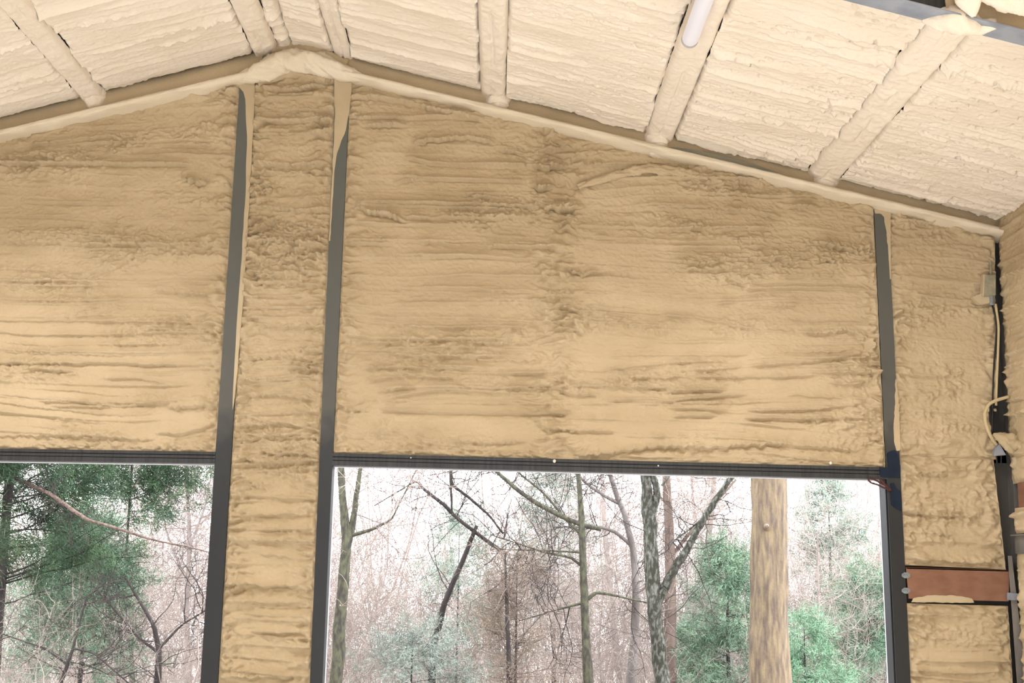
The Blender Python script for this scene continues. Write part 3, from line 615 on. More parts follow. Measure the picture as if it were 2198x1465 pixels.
# red girts
def px_box(px0, py0, px1, py1, Y, th): 
    q = [at(px0, py0, Y), at(px1, py1 if False else py0, Y), at(px1, py1, Y), at(px0, py1, Y)]
    return MB().prism(q, (0, th, 0))
g1 = thing('wall_girt', 'red-primed steel girt crossing the right strip below the foam', 'girt')
q = [at(1944, 1217), at(2166, 1223), at(2164, 1290), at(1950, 1284)]
MB().prism([p + np.array((0, -.012, 0)) for p in q], (0, .012, 0)).build('web', RED, g1, bevel=.002)
q = [at(1944, 1217), at(2166, 1223), at(2166, 1226), at(1944, 1220)]
MB().prism([p + np.array((0, -.012, 0)) for p in q], (0, .12, 0)).build('flange', RED, g1)
coating(g1, np.zeros(3), [(1960, 1283), (2000, 1276), (2050, 1277), (2085, 1284), (2090, 1293), (2000, 1292), (1955, 1292)], FOAMS, y=-.016, th=.012, n=60)
for py in (1234, 1267):
    b = thing('bolt_clip', 'galvanised clip on the steel post, ' + ('upper' if py < 1250 else 'lower') + ' of the two at the red girt', 'clip', loc=tuple(at(1945, py, -.014)))
    n = 8; m = MB(); m.prism([(.036 * math.cos(PI / 8 + k * PI / 4) * 1.1, 0, .024 * math.sin(PI / 8 + k * PI / 4) * 1.15) for k in range(n)], (0, .012, 0)); m.build('plate', GALV, b, bevel=.002)
    for dx in (-.018, .016):
        m = MB(); m.tube([(dx, -.008, 0), (dx, .002, 0)], .008, 6); m.build('bolt_head', GALV, b)
g2 = thing('side_girt', 'short red-primed girt end on the side wall at the right edge', 'girt')
MB().box((XW - .02, -4.2, z_red_b), (XW + .02, -0.12, z_red_t)).build('web', RED, g2, bevel=.003)
g3 = thing('side_lintel', 'weathered grey steel lintel on the side wall at the right edge', 'beam')
MB().box((XW - .03, -4.2, z_st_b), (XW + .10, -0.02, z_st_t)).build('web', STEELW, g3, bevel=.003)
MB().box((XW - .06, -4.2, z_st_t), (XW + .10, 0.0, z_st_t + .012)).build('flange', STEELW, g3, bevel=.002)
cp = thing('corner_stud', 'grey steel stud in the corner below the red girt', 'stud')
q = [at(2160, 1180, -.06), at(2172, 1180, -.06), at(2198, 1500, -.06), at(2178, 1500, -.06)]
q0 = [at(2163, 1192, -.05), at(2172, 1192, -.05), at(2172, 1192, .08), at(2163, 1192, .08)]
q1 = [at(2184, 1480, -.05), at(2206, 1480, -.05), at(2206, 1480, .08), at(2184, 1480, .08)]
MB().hexa(q0, q1).build('web', STEELW, cp, bevel=.002)
f0 = q1[0]; MB().box((f0[0], -.05, 0), (f0[0] + .09, .08, f0[2])).build('foot', STEELW, cp)
q = [at(2163, 1271, -.075), at(2186, 1273, -.075), at(2186, 1288, -.075), at(2163, 1287, -.075)]
MB().prism(q, (0, .02, 0)).build('clip', STEELG, cp, bevel=.002)

# junction box, cables and bracket in the corner
jb = thing('junction_box', 'small foam-splashed metal electrical box high in the right corner', 'electrical box', loc=tuple(at(2130, 612, -.06)))
ji = np.array(jb.location)
q = [at(2116, 590, -.10) - ji, at(2138, 588, -.10) - ji, at(2138, 633, -.10) - ji, at(2114, 635, -.10) - ji]
MB().prism(q, (0, .09, 0)).build('body', BOXM, jb, bevel=.005)
q = [at(2111, 588, -.085) - ji, at(2117, 589, -.085) - ji, at(2117, 636, -.085) - ji, at(2109, 634, -.085) - ji]
MB().prism(q, (0, .07, 0)).build('foam_edge', FOAMS, jb, bevel=.004)
MB().tube([at(2128, 634, -.055) - ji, at(2129, 655, -.055) - ji], .022, 10).build('connector', GALV, jb)
MB().tube([at(2127, 592, -.055) - ji, at(2126, 560, -.03) - ji], .012, 8).build('conduit_stub', BOXM, jb)
coating(jb, ji, [(2082, 640), (2100, 632), (2128, 640), (2122, 652), (2100, 656), (2092, 650)], FOAMS, y=-.06, th=.05)
c1 = tag(MB().tube(smooth_line([at(2130, 655, -.055), at(2140, 690, -.05), at(2137, 740, -.05), at(2133, 790, -.05), at(2131, 850, -.05), at(2130, 930, -.03)], 24), .008, 8).build('electrical_cable', CABLED, None, smooth=True), 'thin dark cable dropping from the electrical box down the corner', 'cable')
c2 = tag(MB().tube(smooth_line([at(2137, 652, -.06), at(2144, 700, -.06), at(2142, 760, -.06), at(2139, 830, -.06), at(2138, 870, -.04)], 24), .011, 8).build('electrical_cable', CABLE, None, smooth=True), 'foam-coloured cable beside the thin dark one in the corner', 'cable')
c3 = tag(MB().tube(smooth_line([at(2165, 851, -.10), at(2140, 858, -.12), at(2123, 866, -.12), at(2114, 884, -.12), at(2115, 905, -.12), at(2122, 926, -.11), at(2130, 942, -.08), at(2140, 955, -.04)], 40), .015, 10).build('cable_loop', CABLE, None, smooth=True), 'pale foam-coated cable loop bulging out of the corner gap', 'cable')
bk = thing('wall_bracket', 'small grey bracket with a wire hook in the corner below the cable loop', 'bracket', loc=tuple(at(2145, 968, -.06))); bi = np.array(bk.location)
MB().prism([at(2136, 962, -.09) - bi, at(2146, 952, -.09) - bi, at(2160, 976, -.09) - bi, at(2134, 978, -.09) - bi], (0, .05, 0)).build('plate', STEELG, bk, bevel=.003)
MB().tube(smooth_line([at(2139, 978, -.07), at(2140, 995, -.07), at(2144, 1003, -.07), at(2149, 998, -.07), at(2149, 978, -.07)], 20) - bi, .006, 6).build('hook', CABLED, bk, smooth=True)
slot = tag(MB().prism([at(2124, 864, -.03), at(2142, 860, -.03), at(2146, 930, -.03), at(2131, 932, -.03)], (0, .05, 0)).build('gap_shade_plate', STEELD, None, bevel=.002), 'dark plate standing for the shade in the corner gap behind the cable loop', 'stud')  # dark plate put where the corner recess is only in shade
tagc = blob('foam_flap', None, [bl(2131, 932, -.08, .015), bl(2150, 940, -.10, .05), bl(2172, 952, -.14, .075), bl(2205, 962, -.2, .06)], FOAM, 51, n=40, k=20, amp=.55)
tag(tagc, 'pale folded flap of foam beside the grey corner bracket', 'foam')

# blue tape and brown strap on the right post
tp = thing('blue_tape', 'dark blue masking tape wrapped over the header end and post', 'tape')
coating(tp, np.zeros(3), [(1887, 1003), (1906, 1003), (1904, 972), (1913, 967), (1921, 966), (1927, 975), (1932, 1000), (1932, 1025), (1889, 1023)], BLUE, y=-.012, th=.010, name='upper_strip', jag=.5)
coating(tp, np.zeros(3), [(1911, 1037), (1918, 1036), (1924, 1048), (1933, 1054), (1935, 1097), (1922, 1090), (1912, 1082), (1911, 1060)], BLUE, y=-.012, th=.010, name='lower_strip', jag=.5)
st = thing('hanging_strap', 'dark reddish-brown strap loop hanging under the header at the right post', 'strap')
MB().tube(smooth_line([at(1914, 1052, -.02), at(1896, 1046, -.03), at(1882, 1039, -.03), at(1870, 1036, -.03), at(1863, 1030, -.03), at(1865, 1025, -.03), at(1876, 1028, -.03), at(1890, 1036, -.03), at(1905, 1043, -.02)], 40), .009, 8).build('loop', STRAP, st, smooth=True)
MB().tube(smooth_line([at(1888, 1028, -.02), at(1895, 1034, -.03), at(1905, 1046, -.02), at(1912, 1050, -.016)], 16), .012, 8).build('knot', STRAP, st, smooth=True)

# ------------------------------------------------------------------ rest of the shell
fl_ = MB().box((XLW - .2, -17.2, -.15), (XW + .2, .25, 0)).build('floor', CONC); fl_['kind'] = 'structure'
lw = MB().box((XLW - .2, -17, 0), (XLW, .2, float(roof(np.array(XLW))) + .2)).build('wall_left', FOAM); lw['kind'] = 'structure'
m = MB(); m.box((XLW, -17.2, 3.9), (XW, -17.0, zr + .2)); m.box((XLW, -17.2, 0), (-4.0, -17.0, 3.9)); m.box((1.0, -17.2, 0), (XW, -17.0, 3.9))
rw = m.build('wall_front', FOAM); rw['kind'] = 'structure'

# ------------------------------------------------------------------ the wood outside
def ground_z(x, y):
    return -0.15 - 1.35 * sstep(1.0, 14.0, y) - 0.05 * np.maximum(np.asarray(y) - 14.0, 0) + 0.25 * pn(x * .15, y * .15, 77)
gx, gy = np.meshgrid(np.linspace(-32, 34, 130), np.r_[np.linspace(.26, 30, 90), np.linspace(31, 100, 60)], indexing='ij')
gz = ground_z(gx, gy) + 0.05 * pn(gx * 1.3, gy * 1.3, 5)
ground = mesh_np('ground', np.stack([gx, gy, gz], -1).reshape(-1, 3), grid_faces(130, 150), LITTER); ground['kind'] = 'structure'

def walk(st, dr, ln, nseg, wob, upb, rng):
    """random-walk shoots, vectorised: (n, nseg + 1, 3)"""
    n = len(st); P = np.zeros((n, nseg + 1, 3)); P[:, 0] = st; d = dr / (np.linalg.norm(dr, axis=1)[:, None] + 1e-9)
    for k in range(nseg):
        d = d + rng.normal(0, wob, (n, 3)); d[:, 2] += upb; d /= np.linalg.norm(d, axis=1)[:, None] + 1e-9
        P[:, k + 1] = P[:, k] + d * (ln / nseg)[:, None]
    return P
def tubes(P, r0, r1, n=3):
    """many tapered tubes: P (m, k, 3), r0 and r1 (m,)"""
    m_, k, _ = P.shape; T = np.gradient(P, axis=1); T /= np.linalg.norm(T, axis=2)[..., None] + 1e-9
    ref = np.array([0.36, 0.48, 0.80]); A = np.cross(T, ref); A /= np.linalg.norm(A, axis=2)[..., None] + 1e-9; Bv = np.cross(T, A)
    t = np.linspace(0, 1, k); r = r0[:, None] * (1 - t) + r1[:, None] * t
    th = np.arange(n) * 2 * PI / n
    V = P[:, :, None] + r[:, :, None, None] * (np.cos(th)[None, None, :, None] * A[:, :, None] + np.sin(th)[None, None, :, None] * Bv[:, :, None])
    base = (np.arange(m_) * k * n)[:, None, None]; i = np.arange(k - 1)[None, :, None] * n; j = np.arange(n)[None, None, :]; j2 = (j + 1) % n
    Fc = np.stack([base + i + j, base + i + j2, base + i + n + j2, base + i + n + j], -1).reshape(-1, 4)
    return V.reshape(-1, 3), Fc
def spawn(P, cnt, rng, lo=0.15, spread=0.9, horiz=0.0):
    """cnt points spread over the polylines P with directions leaving them"""
    m_, k, _ = P.shape; a = rng.integers(0, m_, cnt); t = (lo + (1 - lo) * rng.random(cnt)) * (k - 1); i = np.minimum(t.astype(int), k - 2); f = (t - i)[:, None]
    p = P[a, i] * (1 - f) + P[a, i + 1] * f; d = P[a, i + 1] - P[a, i]; d /= np.linalg.norm(d, axis=1)[:, None] + 1e-9
    q = rng.normal(0, 1, (cnt, 3)); q -= (q * d).sum(1)[:, None] * d * 0.9; q /= np.linalg.norm(q, axis=1)[:, None] + 1e-9
    dr = d * (1 - spread) + q * spread; dr[:, 2] *= (1 - horiz); return p, dr, t / (k - 1), a
def needles(P, per, ln, wd, scat, rng, droop=0.0):
    """little leaf blades around shoots"""
    m_, k, _ = P.shape; n = m_ * per; a = rng.integers(0, m_, n); t = rng.random(n) ** .8 * (k - 1); i = np.minimum(t.astype(int), k - 2); f = (t - i)[:, None]
    c = P[a, i] * (1 - f) + P[a, i + 1] * f + rng.normal(0, scat, (n, 3)); d = P[a, i + 1] - P[a, i]; d /= np.linalg.norm(d, axis=1)[:, None] + 1e-9
    d = d + rng.normal(0, .55, (n, 3)); d[:, 2] -= droop; d /= np.linalg.norm(d, axis=1)[:, None]
    s = np.cross(d, rng.normal(0, 1, (n, 3))); s /= np.linalg.norm(s, axis=1)[:, None] + 1e-9
    L = ln * (0.6 + 0.8 * rng.random(n))[:, None]; W_ = wd * (0.7 + 0.6 * rng.random(n))[:, None]
    V = np.stack([c - s * W_, c + s * W_, c + d * L], 1).reshape(-1, 3)
    return V, np.arange(3 * n).reshape(n, 3)

def px_line(pts, Y, down=True, up=0.0):
    """pixel polyline (px, py, width px [, dY]) at depth Y -> (x, y, z, r), carried down to the ground and optionally up"""
    L = []
    for p in pts:
        y = Y + (p[3] if len(p) > 3 else 0); q = at(p[0], p[1], y); L.append([*q, p[2] * .5 * (y + DIST) / F])
    L.sort(key=lambda q: 0)
    if down:      # first point is the lowest
        a = L[0]; g = float(ground_z(np.array(a[0]), np.array(a[1])))
        if a[2] > g: L.insert(0, [a[0] + (a[0] - L[1][0]) * .3, a[1], g - .05, a[3] * 1.15])
    if up:
        a, b = L[-1], L[-2]; d = np.array(a[:3]) - np.array(b[:3]); d /= np.linalg.norm(d); e = np.array(a[:3]) + d * up; L.append([*e, a[3] * .75])
    return np.array(L)
def limb(name, parent, L, mt, n=14, wob=0.12, seed=0, m_=None, lump=0.0):
    m_ = m_ or max(8, int(len(L) * 6)); Q = smooth_line(L, m_)
    s = np.arange(m_) * .5; Q[:, 0] += Q[:, 3] * wob * 2 * pn(s, .5, seed) * np.linspace(0, 1, m_).clip(.3, 1); Q[:, 1] += Q[:, 3] * wob * 2 * pn(s, 5.5, seed)
    V, Fc = tube_np(Q[:, :3], Q[:, 3], n)
    if lump:
        V = V.reshape(m_, n, 3); i, j = np.meshgrid(np.arange(m_), np.arange(n), indexing='ij')
        sc = 1 + lump * fbm(i * .18, j * 1.0 + 0.3, seed + 3, 2) ; V = (Q[:, None, :3] + (V - Q[:, None, :3]) * sc[..., None]).reshape(-1, 3)
    return mesh_np(name, V - np.array(parent.location), Fc, mt, parent), Q
def stuff(o): o['kind'] = 'stuff'; return o
def twigs_on(parent, lines, n1, n2, n3, l1, mt, rng, r1=.012, upb=.05, spread=.8, lo=.25, name='twigs'):
    """three orders of twigs on limb centre lines"""
    k = 12; P0 = np.stack([resample(q[:, :3], k) for q in lines])
    vs, fs, off = [], [], 0
    p, d, _, _ = spawn(P0, n1, rng, lo, spread); P1 = walk(p, d, l1 * (.5 + rng.random(n1)), 6, .22, upb, rng)
    p, d, _, _ = spawn(P1, n2, rng, .1, .7); P2 = walk(p, d, l1 * .5 * (.4 + rng.random(n2)), 4, .25, upb, rng)
    sets = [(P1, r1, r1 * .45), (P2, r1 * .5, r1 * .22)]
    if n3: 
        p, d, _, _ = spawn(P2, n3, rng, .1, .7); P3 = walk(p, d, l1 * .25 * (.4 + rng.random(n3)), 3, .25, upb, rng); sets.append((P3, r1 * .3, r1 * .16))
    for P, a, b in sets:
        m_ = len(P); V, Fc = tubes(P, a * (.6 + .8 * rng.random(m_)), np.full(m_, b)); vs.append(V); fs.append(Fc + off); off += len(V)
    o = mesh_np(name, np.vstack(vs) - np.array(parent.location), np.vstack(fs), mt, parent); stuff(o); return P1, P2
def tree_root(name, label, L, cat='tree', group=None): return thing(name, label, cat, tuple(L[0][:3]), group)

def bare_tree(name, label, main, Y, mt, twig_mt, seed, forks=(), n=(30, 200, 500), l1=1.4, up=2.0, r1=.012, lump=0., sides=12, wob=.12):
    rng = np.random.default_rng(seed); L = px_line(main, Y, True, up); o = tree_root(name, label, L)
    _, Q = limb('trunk', o, L, mt, sides, wob, seed, lump=lump); lines = [Q]
    for k, f in enumerate(forks):
        fp, fu = (f[0], f[1]) if isinstance(f[0], list) else (f, 0.6)
        Lf = px_line(fp, Y, False, fu); _, q = limb('branch', o, Lf, mt, 9, .25, seed + k, lump=lump); lines.append(q)
    if n: twigs_on(o, lines, *n, l1, twig_mt, rng, r1)
    return o
def cedar(name, label, base_px, top_z, spread_m, Y, leaf, seed, trunk_mt=BARK_DARK, w=9, n=(70, 700), per=60, ln=.10, wd=.006, scat=.05, droop=.15, zlow=0.05, rise=.1, needles_=True, lean=0.0):
    rng = np.random.default_rng(seed); b = at(base_px, 1200, Y); g = float(ground_z(np.array(b[0]), np.array(Y)))
    r = w * .5 * (Y + DIST) / F; H = top_z - g
    L = np.array([[b[0], Y, g, r * 1.2], [b[0] + .3 * lean, Y, g + H * .5, r * .8], [b[0] + lean, Y, top_z, r * .15]]); o = tree_root(name, label, L)
    _, Q = limb('trunk', o, L, trunk_mt, 8, .15, seed, 20); inv = np.array(o.location)
    n1, n2 = n; t = zlow + (1 - zlow) * rng.random(n1) ** 1.1; zi = g + H * t; az = rng.random(n1) * 2 * PI
    p = np.stack([np.interp(zi, Q[:, 2], Q[:, 0]), np.full(n1, Y) + 0 * zi, zi], 1); d = np.stack([np.cos(az), np.sin(az), np.full(n1, rise) + .25 * rng.random(n1)], 1)
    env = spread_m * (1 - t) ** .75 + .15
    P1 = walk(p, d, env * (.6 + .55 * rng.random(n1)), 7, .13, .02, rng)
    p, d, _, _ = spawn(P1, n2, rng, .2, .65); P2 = walk(p, d, (.18 + .14 * spread_m) * (.5 + rng.random(n2)), 4, .2, -.02, rng)
    V1, F1 = tubes(P1, np.full(n1, r * .22), np.full(n1, r * .06)); V2, F2 = tubes(P2, np.full(n2, r * .08), np.full(n2, r * .03))
    stuff(mesh_np('twigs', np.vstack([V1, V2]) - inv, np.vstack([F1, F2 + len(V1)]), trunk_mt, o))
    if needles_:
        V, Fc = needles(P2, per, ln, wd, scat, rng, droop); stuff(mesh_np('foliage', V - inv, Fc, leaf, o, smooth=False))
    return o

def build_woods():
    # -------- left opening
    big = cedar('cedar_tree', 'dark green cedar with a long bare branch, filling the left side of the left opening', 6, 7.5, 2.9, 8.0, GREEN_DARK, 5, w=22, n=(110, 1500), per=110, ln=.11, wd=.006, scat=.07, droop=.2, zlow=.22)
    L = px_line([(10, 1012, 10), (38, 1028, 9, -.5), (75, 1045, 8, -.8), (110, 1060, 8, -1.1), (150, 1090, 8, -1.3), (190, 1117, 7, -1.4), (230, 1127, 6, -1.4), (280, 1142, 6, -1.4), (310, 1153, 5, -1.4), (350, 1163, 4, -1.4), (400, 1172, 3.5, -1.4), (455, 1186, 2.5, -1.4)], 8.0, False)
    br, q = limb('bare_branch', big, L, BARK_RED, 9, .3, 3, 60, lump=.15); br['label'] = 'long bare reddish branch'; rng = np.random.default_rng(8)
    twigs_on(big, [q], 30, 180, 260, .5, TWIG_DARK, rng, .006, -.12, .85, .2, name='bare_twigs')
    cedar('cedar_tree', 'grey-green cedar low behind the bare branch in the left opening', 190, 2.2, 2.2, 11.0, GREEN_MID, 15, w=10, n=(70, 600), per=80, ln=.10, wd=.006, zlow=.25)
    cedar('cedar_tree', 'green cedar reaching into the top of the left opening', 270, 5.6, 2.6, 12.0, GREEN_DARK, 25, w=7, n=(70, 700), per=80, ln=.10, wd=.006, zlow=.55)
    bare_tree('bare_tree', 'pale leafless tree beside the left post in the left opening', [(405, 1465, 14), (400, 1300, 11), (408, 1150, 8), (400, 1020, 6)], 16, BARK_PALE, TWIG_PALE, 31, [[(402, 1250, 6), (360, 1150, 4), (340, 1060, 3)], [(405, 1180, 6), (440, 1090, 4), (455, 1010, 3)]], (70, 700, 1600), 1.5, 1.5, .012)
    bare_tree('bare_tree', 'thin dark leafless tree low in the middle of the left opening', [(338, 1465, 16), (342, 1400, 12), (330, 1340, 9), (300, 1290, 6)], 7.5, BARK_DARK, TWIG_DARK, 33, [[(340, 1400, 7), (300, 1370, 5), (265, 1330, 4)], [(342, 1390, 7), (390, 1340, 4), (440, 1310, 3)]], (40, 260, 400), .9, .4, .008)
    bare_tree('bare_tree', 'dark forked sapling at the bottom left of the left opening', [(125, 1480, 9), (145, 1425, 8), (158, 1385, 6), (170, 1340, 4)], 6.5, BARK_DARK, TWIG_DARK, 35, [[(145, 1425, 5), (95, 1390, 4), (50, 1375, 3)], [(155, 1390, 5), (200, 1400, 3), (235, 1430, 3)]], (34, 220, 300), .8, .4, .007)
    bare_tree('bare_tree', 'slim grey leafless tree left of the thin dark one in the left opening', [(285, 1480, 13), (283, 1420, 11), (280, 1360, 8), (270, 1290, 5)], 12, BARK_GREY, TWIG_PINK, 37, [], (40, 300, 600), 1.1, .5, .009)
    # -------- wide opening, left to right
    bare_tree('vine_tree', 'forked vine-covered trunk beside the middle post in the wide opening', [(718, 1480, 26), (728, 1380, 26), (735, 1260, 24), (744, 1170, 22), (738, 1090, 16), (732, 1010, 14)], 8.0, BARK_MOSS, TWIG_PALE, 41, [[(744, 1180, 16), (755, 1130, 14), (768, 1050, 10), (775, 990, 8)], [(750, 1150, 9), (800, 1135, 7), (840, 1115, 4), (855, 1085, 3)]], (60, 420, 600), .9, 1.5, .008, lump=.2)
    bare_tree('bare_tree', 'leaning leafless tree with a long dark diagonal limb in the wide opening', [(925, 1480, 17), (932, 1380, 15), (955, 1290, 12), (990, 1210, 10), (1018, 1140, 9)], 10.0, BARK_DARK, TWIG_DARK, 43, [[(1072, 1180, 8), (1018, 1140, 8), (985, 1115, 8), (950, 1080, 8), (910, 1050, 7), (895, 1030, 4), (870, 1045, 3)], [(1080, 1145, 4), (1050, 1105, 5), (1010, 1070, 6), (970, 1040, 6), (968, 1000, 5)], [(970, 1100, 4), (968, 1050, 5), (966, 1000, 5)]], (40, 260, 400), 1.2, .1, .008)
    bare_tree('dead_cedar', 'small dead cedar with brown needles in front of the left half of the wide opening', [(1094, 1480, 13), (1092, 1400, 10), (1088, 1300, 8), (1085, 1210, 4)], 9.0, BARK_DARK, mat('brown_twigs', (0.13, 0.095, 0.078), 0.9, col2=(0.22, 0.17, 0.14), scale=(2, 2, 2)), 45, [], (80, 500, 600), .75, .2, .007)
    cedar('small_cedar', 'small brown-needled cedar around the dead trunk in the wide opening', 1110, 1.75, 1.15, 9.6, BROWN_NEEDLE, 46, w=7, n=(70, 420), per=26, ln=.08, wd=.0045, zlow=.1)
    cedar('small_cedar', 'low grey-green cedar bush left of the dead trunk in the wide opening', 890, .55, 1.3, 8.5, GREEN_GREY, 47, w=5, n=(40, 200), per=40, ln=.08, wd=.005, zlow=.1)
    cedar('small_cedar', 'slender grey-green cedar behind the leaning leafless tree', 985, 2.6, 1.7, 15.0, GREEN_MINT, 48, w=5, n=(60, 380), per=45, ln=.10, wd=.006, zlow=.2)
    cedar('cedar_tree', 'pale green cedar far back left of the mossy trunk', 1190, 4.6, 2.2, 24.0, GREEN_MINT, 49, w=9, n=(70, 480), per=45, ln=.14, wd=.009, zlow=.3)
    bare_tree('mossy_tree', 'slim mossy tree with long limbs reaching to the upper left', [(1264, 1480, 21), (1258, 1380, 19), (1254, 1270, 16), (1251, 1180, 15), (1247, 1090, 12), (1240, 1000, 10)], 9.5, BARK_MOSS, TWIG_DARK, 51, [[(1290, 1135, 9), (1252, 1127, 10), (1200, 1105, 11), (1150, 1078, 10), (1110, 1050, 9), (1075, 1020, 8)], [(1250, 1215, 6), (1225, 1195, 6), (1170, 1185, 5), (1130, 1172, 3)], [(1252, 1185, 5), (1195, 1182, 4), (1130, 1180, 3)], [(1262, 1285, 8), (1280, 1270, 8), (1310, 1275, 6), (1345, 1283, 4)], [(1262, 1290, 6), (1225, 1300, 5), (1190, 1310, 3)], [(1252, 1150, 7), (1215, 1115, 6), (1170, 1060, 5), (1115, 1015, 4)]], (70, 420, 600), 1.1, 1.5, .009, lump=.12)
    bare_tree('mossy_tree', 'thick lichen-spotted tree with a right-hand fork in the middle of the wide opening', [(1424, 1480, 32), (1414, 1390, 32), (1404, 1300, 31), (1400, 1210, 30), (1395, 1130, 28), (1388, 1060, 25), (1383, 1005, 22)], 8.5, BARK_LICHEN, TWIG_DARK, 53, [[(1412, 1290, 22), (1430, 1255, 21), (1448, 1220, 20), (1468, 1190, 17), (1490, 1150, 15), (1515, 1105, 14), (1545, 1060, 13), (1572, 1020, 12)], [(1398, 1110, 16), (1412, 1060, 16), (1402, 1025, 13), (1396, 1000, 11)], [(1488, 1155, 6), (1520, 1105, 6), (1500, 1120, 4)], [(1420, 1042, 5), (1436, 1022, 5), (1450, 1000, 4)]], (50, 320, 400), 1.0, 1.5, .008, lump=.22)
    bare_tree('bare_tree', 'greyish tree leaning behind the lichen-spotted trunk on its left', [(1352, 1480, 20), (1362, 1380, 19), (1366, 1280, 17), (1360, 1180, 14), (1340, 1100, 12), (1322, 1060, 11), (1308, 1010, 10)], 11.0, BARK_GREY, TWIG_DARK, 55, [[(1355, 1170, 8), (1320, 1140, 8), (1290, 1130, 7), (1260, 1130, 5)], [(1328, 1080, 8), (1300, 1065, 7), (1262, 1040, 6), (1235, 1015, 5)]], (40, 260, 400), 1.1, 1.2, .009)
    bare_tree('bare_tree', 'brown smooth trunk close behind the lichen-spotted tree on its right', [(1440, 1480, 26), (1438, 1380, 26), (1440, 1260, 24), (1438, 1160, 21), (1432, 1060, 18), (1430, 1000, 15)], 12.5, bark('brown_bark', (0.16, 0.11, 0.09), (0.24, 0.18, 0.15)), TWIG_PINK, 57, [[(1445, 1190, 9), (1475, 1150, 8), (1500, 1120, 7), (1535, 1080, 6)]], (40, 240, 400), 1.2, 1.2, .009)
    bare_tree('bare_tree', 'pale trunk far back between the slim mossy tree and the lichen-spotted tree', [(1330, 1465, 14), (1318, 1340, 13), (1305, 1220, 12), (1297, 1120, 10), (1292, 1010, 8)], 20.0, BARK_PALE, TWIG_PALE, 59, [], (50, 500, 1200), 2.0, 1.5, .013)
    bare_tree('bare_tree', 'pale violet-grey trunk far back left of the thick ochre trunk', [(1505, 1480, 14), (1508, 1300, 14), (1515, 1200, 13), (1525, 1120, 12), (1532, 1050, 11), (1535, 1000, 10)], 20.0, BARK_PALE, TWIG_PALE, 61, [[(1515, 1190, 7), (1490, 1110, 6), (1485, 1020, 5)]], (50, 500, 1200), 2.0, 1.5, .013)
    o = bare_tree('big_tree', 'thick ochre-barked tree trunk standing in the right half of the wide opening', [(1653, 1490, 86), (1651, 1400, 82), (1650, 1300, 77), (1650, 1180, 75), (1651, 1080, 73), (1652, 1000, 71)], 8.0, BARK_BIG, TWIG_PALE, 63, [], None, 1, 4.0, lump=.12, sides=36, wob=.03)
    k = at(1646, 1128, 8.0 - .27); inv = np.array(o.location)
    for nm, r_, yy, mt in (('knot_ring', .034, .03, BARK_BIG), ('knot', .022, .0, BARK_PALE)):
        V, Fc = tube_np([(k[0], k[1] + .06, k[2] - yy), (k[0], k[1] + .0, k[2]), (k[0], k[1] - .03, k[2] + .004), (k[0], k[1] - .04 + yy, k[2] + .006)], np.array([r_ * 1.5, r_ * 1.3, r_, r_ * .3]), 12); mesh_np(nm, V - inv, Fc, mt, o)
    cedar('cedar_tree', 'mid green cedar just left of the thick ochre trunk', 1560, 2.0, 1.5, 13.0, GREEN_MID, 65, w=9, n=(80, 620), per=55, ln=.10, wd=.006, zlow=.05)
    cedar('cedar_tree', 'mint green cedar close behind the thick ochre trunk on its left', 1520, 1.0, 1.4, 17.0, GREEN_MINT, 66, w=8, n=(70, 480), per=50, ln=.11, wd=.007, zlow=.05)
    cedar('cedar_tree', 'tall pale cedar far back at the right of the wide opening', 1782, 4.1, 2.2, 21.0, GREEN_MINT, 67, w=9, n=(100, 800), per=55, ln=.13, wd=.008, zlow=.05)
    cedar('small_cedar', 'bright green young cedar at the foot of the thick ochre trunk, right side', 1722, .75, .95, 10.5, GREEN_BRIGHT, 68, w=7, n=(60, 380), per=60, ln=.08, wd=.005, zlow=.02)
    cedar('cedar_tree', 'grey-green cedar low against the right post in the wide opening', 1860, 1.7, 1.7, 14.0, GREEN_MID, 69, w=8, n=(80, 600), per=50, ln=.10, wd=.006, zlow=.02)
    bare_tree('bare_tree', 'slender white-twigged sapling in front of the tall pale cedar', [(1760, 1480, 7), (1757, 1300, 6), (1755, 1180, 4)], 12.0, BARK_PALE, TWIG_PALE, 71, [], (60, 360, 500), 1.3, .3, .006)
    # -------- thickets nobody could count
    rng = np.random.default_rng(77)
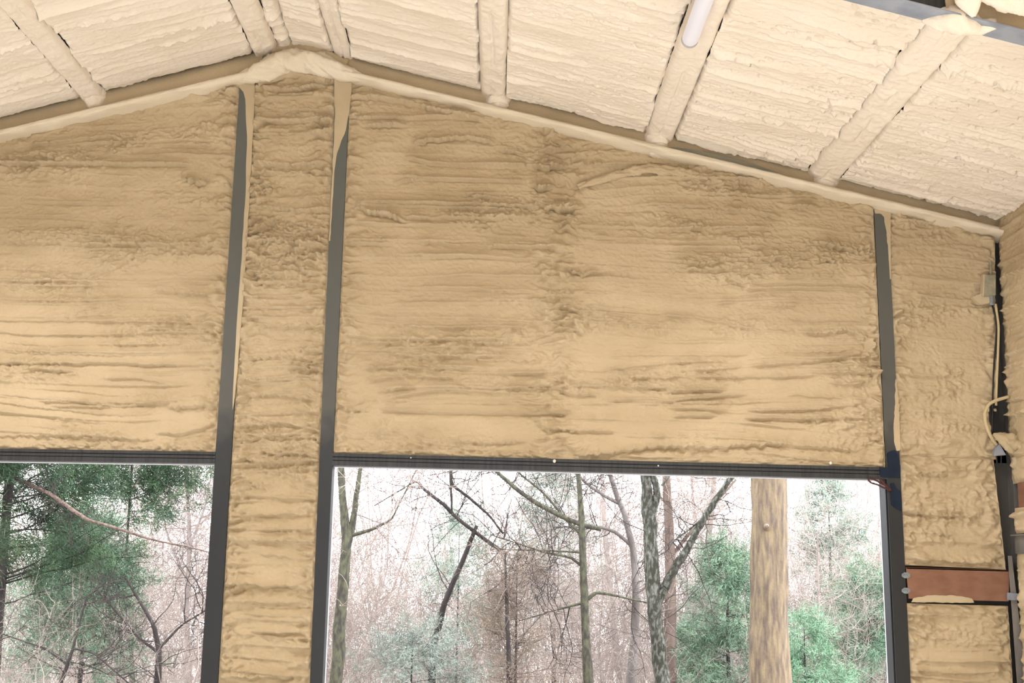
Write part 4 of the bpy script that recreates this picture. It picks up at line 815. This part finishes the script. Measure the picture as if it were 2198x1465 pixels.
    def thicket(name, label, n0, y0, y1, xa, xb, h0, mt, r0, mult=(7, 4), lean=.35):
        Yr = y0 + (y1 - y0) * rng.random(n0) ** .8; px = xa + (xb - xa) * rng.random(n0)
        X = (px - 1065) / F * (Yr + DIST); st_ = np.stack([X, Yr, ground_z(X, Yr)], 1)
        d = rng.normal(0, lean, (n0, 3)); d[:, 2] = 1
        P0 = walk(st_, d, h0 * (.5 + rng.random(n0)), 8, .16, .02, rng); n1 = n0 * mult[0]; n2 = n1 * mult[1]
        p, dd, _, _ = spawn(P0, n1, rng, .2, .65); P1 = walk(p, dd, h0 * .32 * (.4 + rng.random(n1)), 5, .22, .03, rng)
        p, dd, _, _ = spawn(P1, n2, rng, .1, .65); P2 = walk(p, dd, h0 * .13 * (.4 + rng.random(n2)), 3, .25, .02, rng)
        vs, fs, off = [], [], 0
        for P, a, b in ((P0, r0, r0 * .4), (P1, r0 * .42, r0 * .2), (P2, r0 * .24, r0 * .12)):
            V, Fc = tubes(P, a * (.6 + .8 * rng.random(len(P))), np.full(len(P), b)); vs.append(V); fs.append(Fc + off); off += len(V)
        o = stuff(mesh_np(name, np.vstack(vs), np.vstack(fs), mt)); o['label'] = label; o['category'] = 'underbrush'; return o
    thicket('underbrush', 'pale pinkish leafless brush filling the wood behind the trunks', 1200, 13, 36, -150, 2000, 5.4, TWIG_PINK, .012, (11, 7), .45)
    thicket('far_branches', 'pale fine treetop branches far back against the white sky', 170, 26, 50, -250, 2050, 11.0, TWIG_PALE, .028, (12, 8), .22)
    thicket('low_brush', 'brown tangled twigs near the ground outside the left opening', 60, 5.5, 11, -60, 470, 2.0, TWIG_PINK, .008, (9, 6))
    thicket('low_brush', 'brown tangled twigs near the ground outside the wide opening', 420, 10.5, 27, 640, 2000, 2.3, TWIG_PINK, .010, (9, 6))
build_woods()

GROUPS = {'bare_tree': 'leafless trees in the wood', 'mossy_tree': 'mossy trees in the wood', 'cedar_tree': 'cedars in the wood', 'small_cedar': 'young cedars in the wood', 'steel_post': 'steel door posts',
          'door_header': 'headers over the openings', 'gable_rafter': 'gable rafters', 'bolt_clip': 'clips on the right post', 'electrical_cable': 'cables in the corner'}
for o in bpy.data.objects:
    k = o.name.split('.')[0]
    if o.parent is None and k in GROUPS: o['group'] = GROUPS[k]
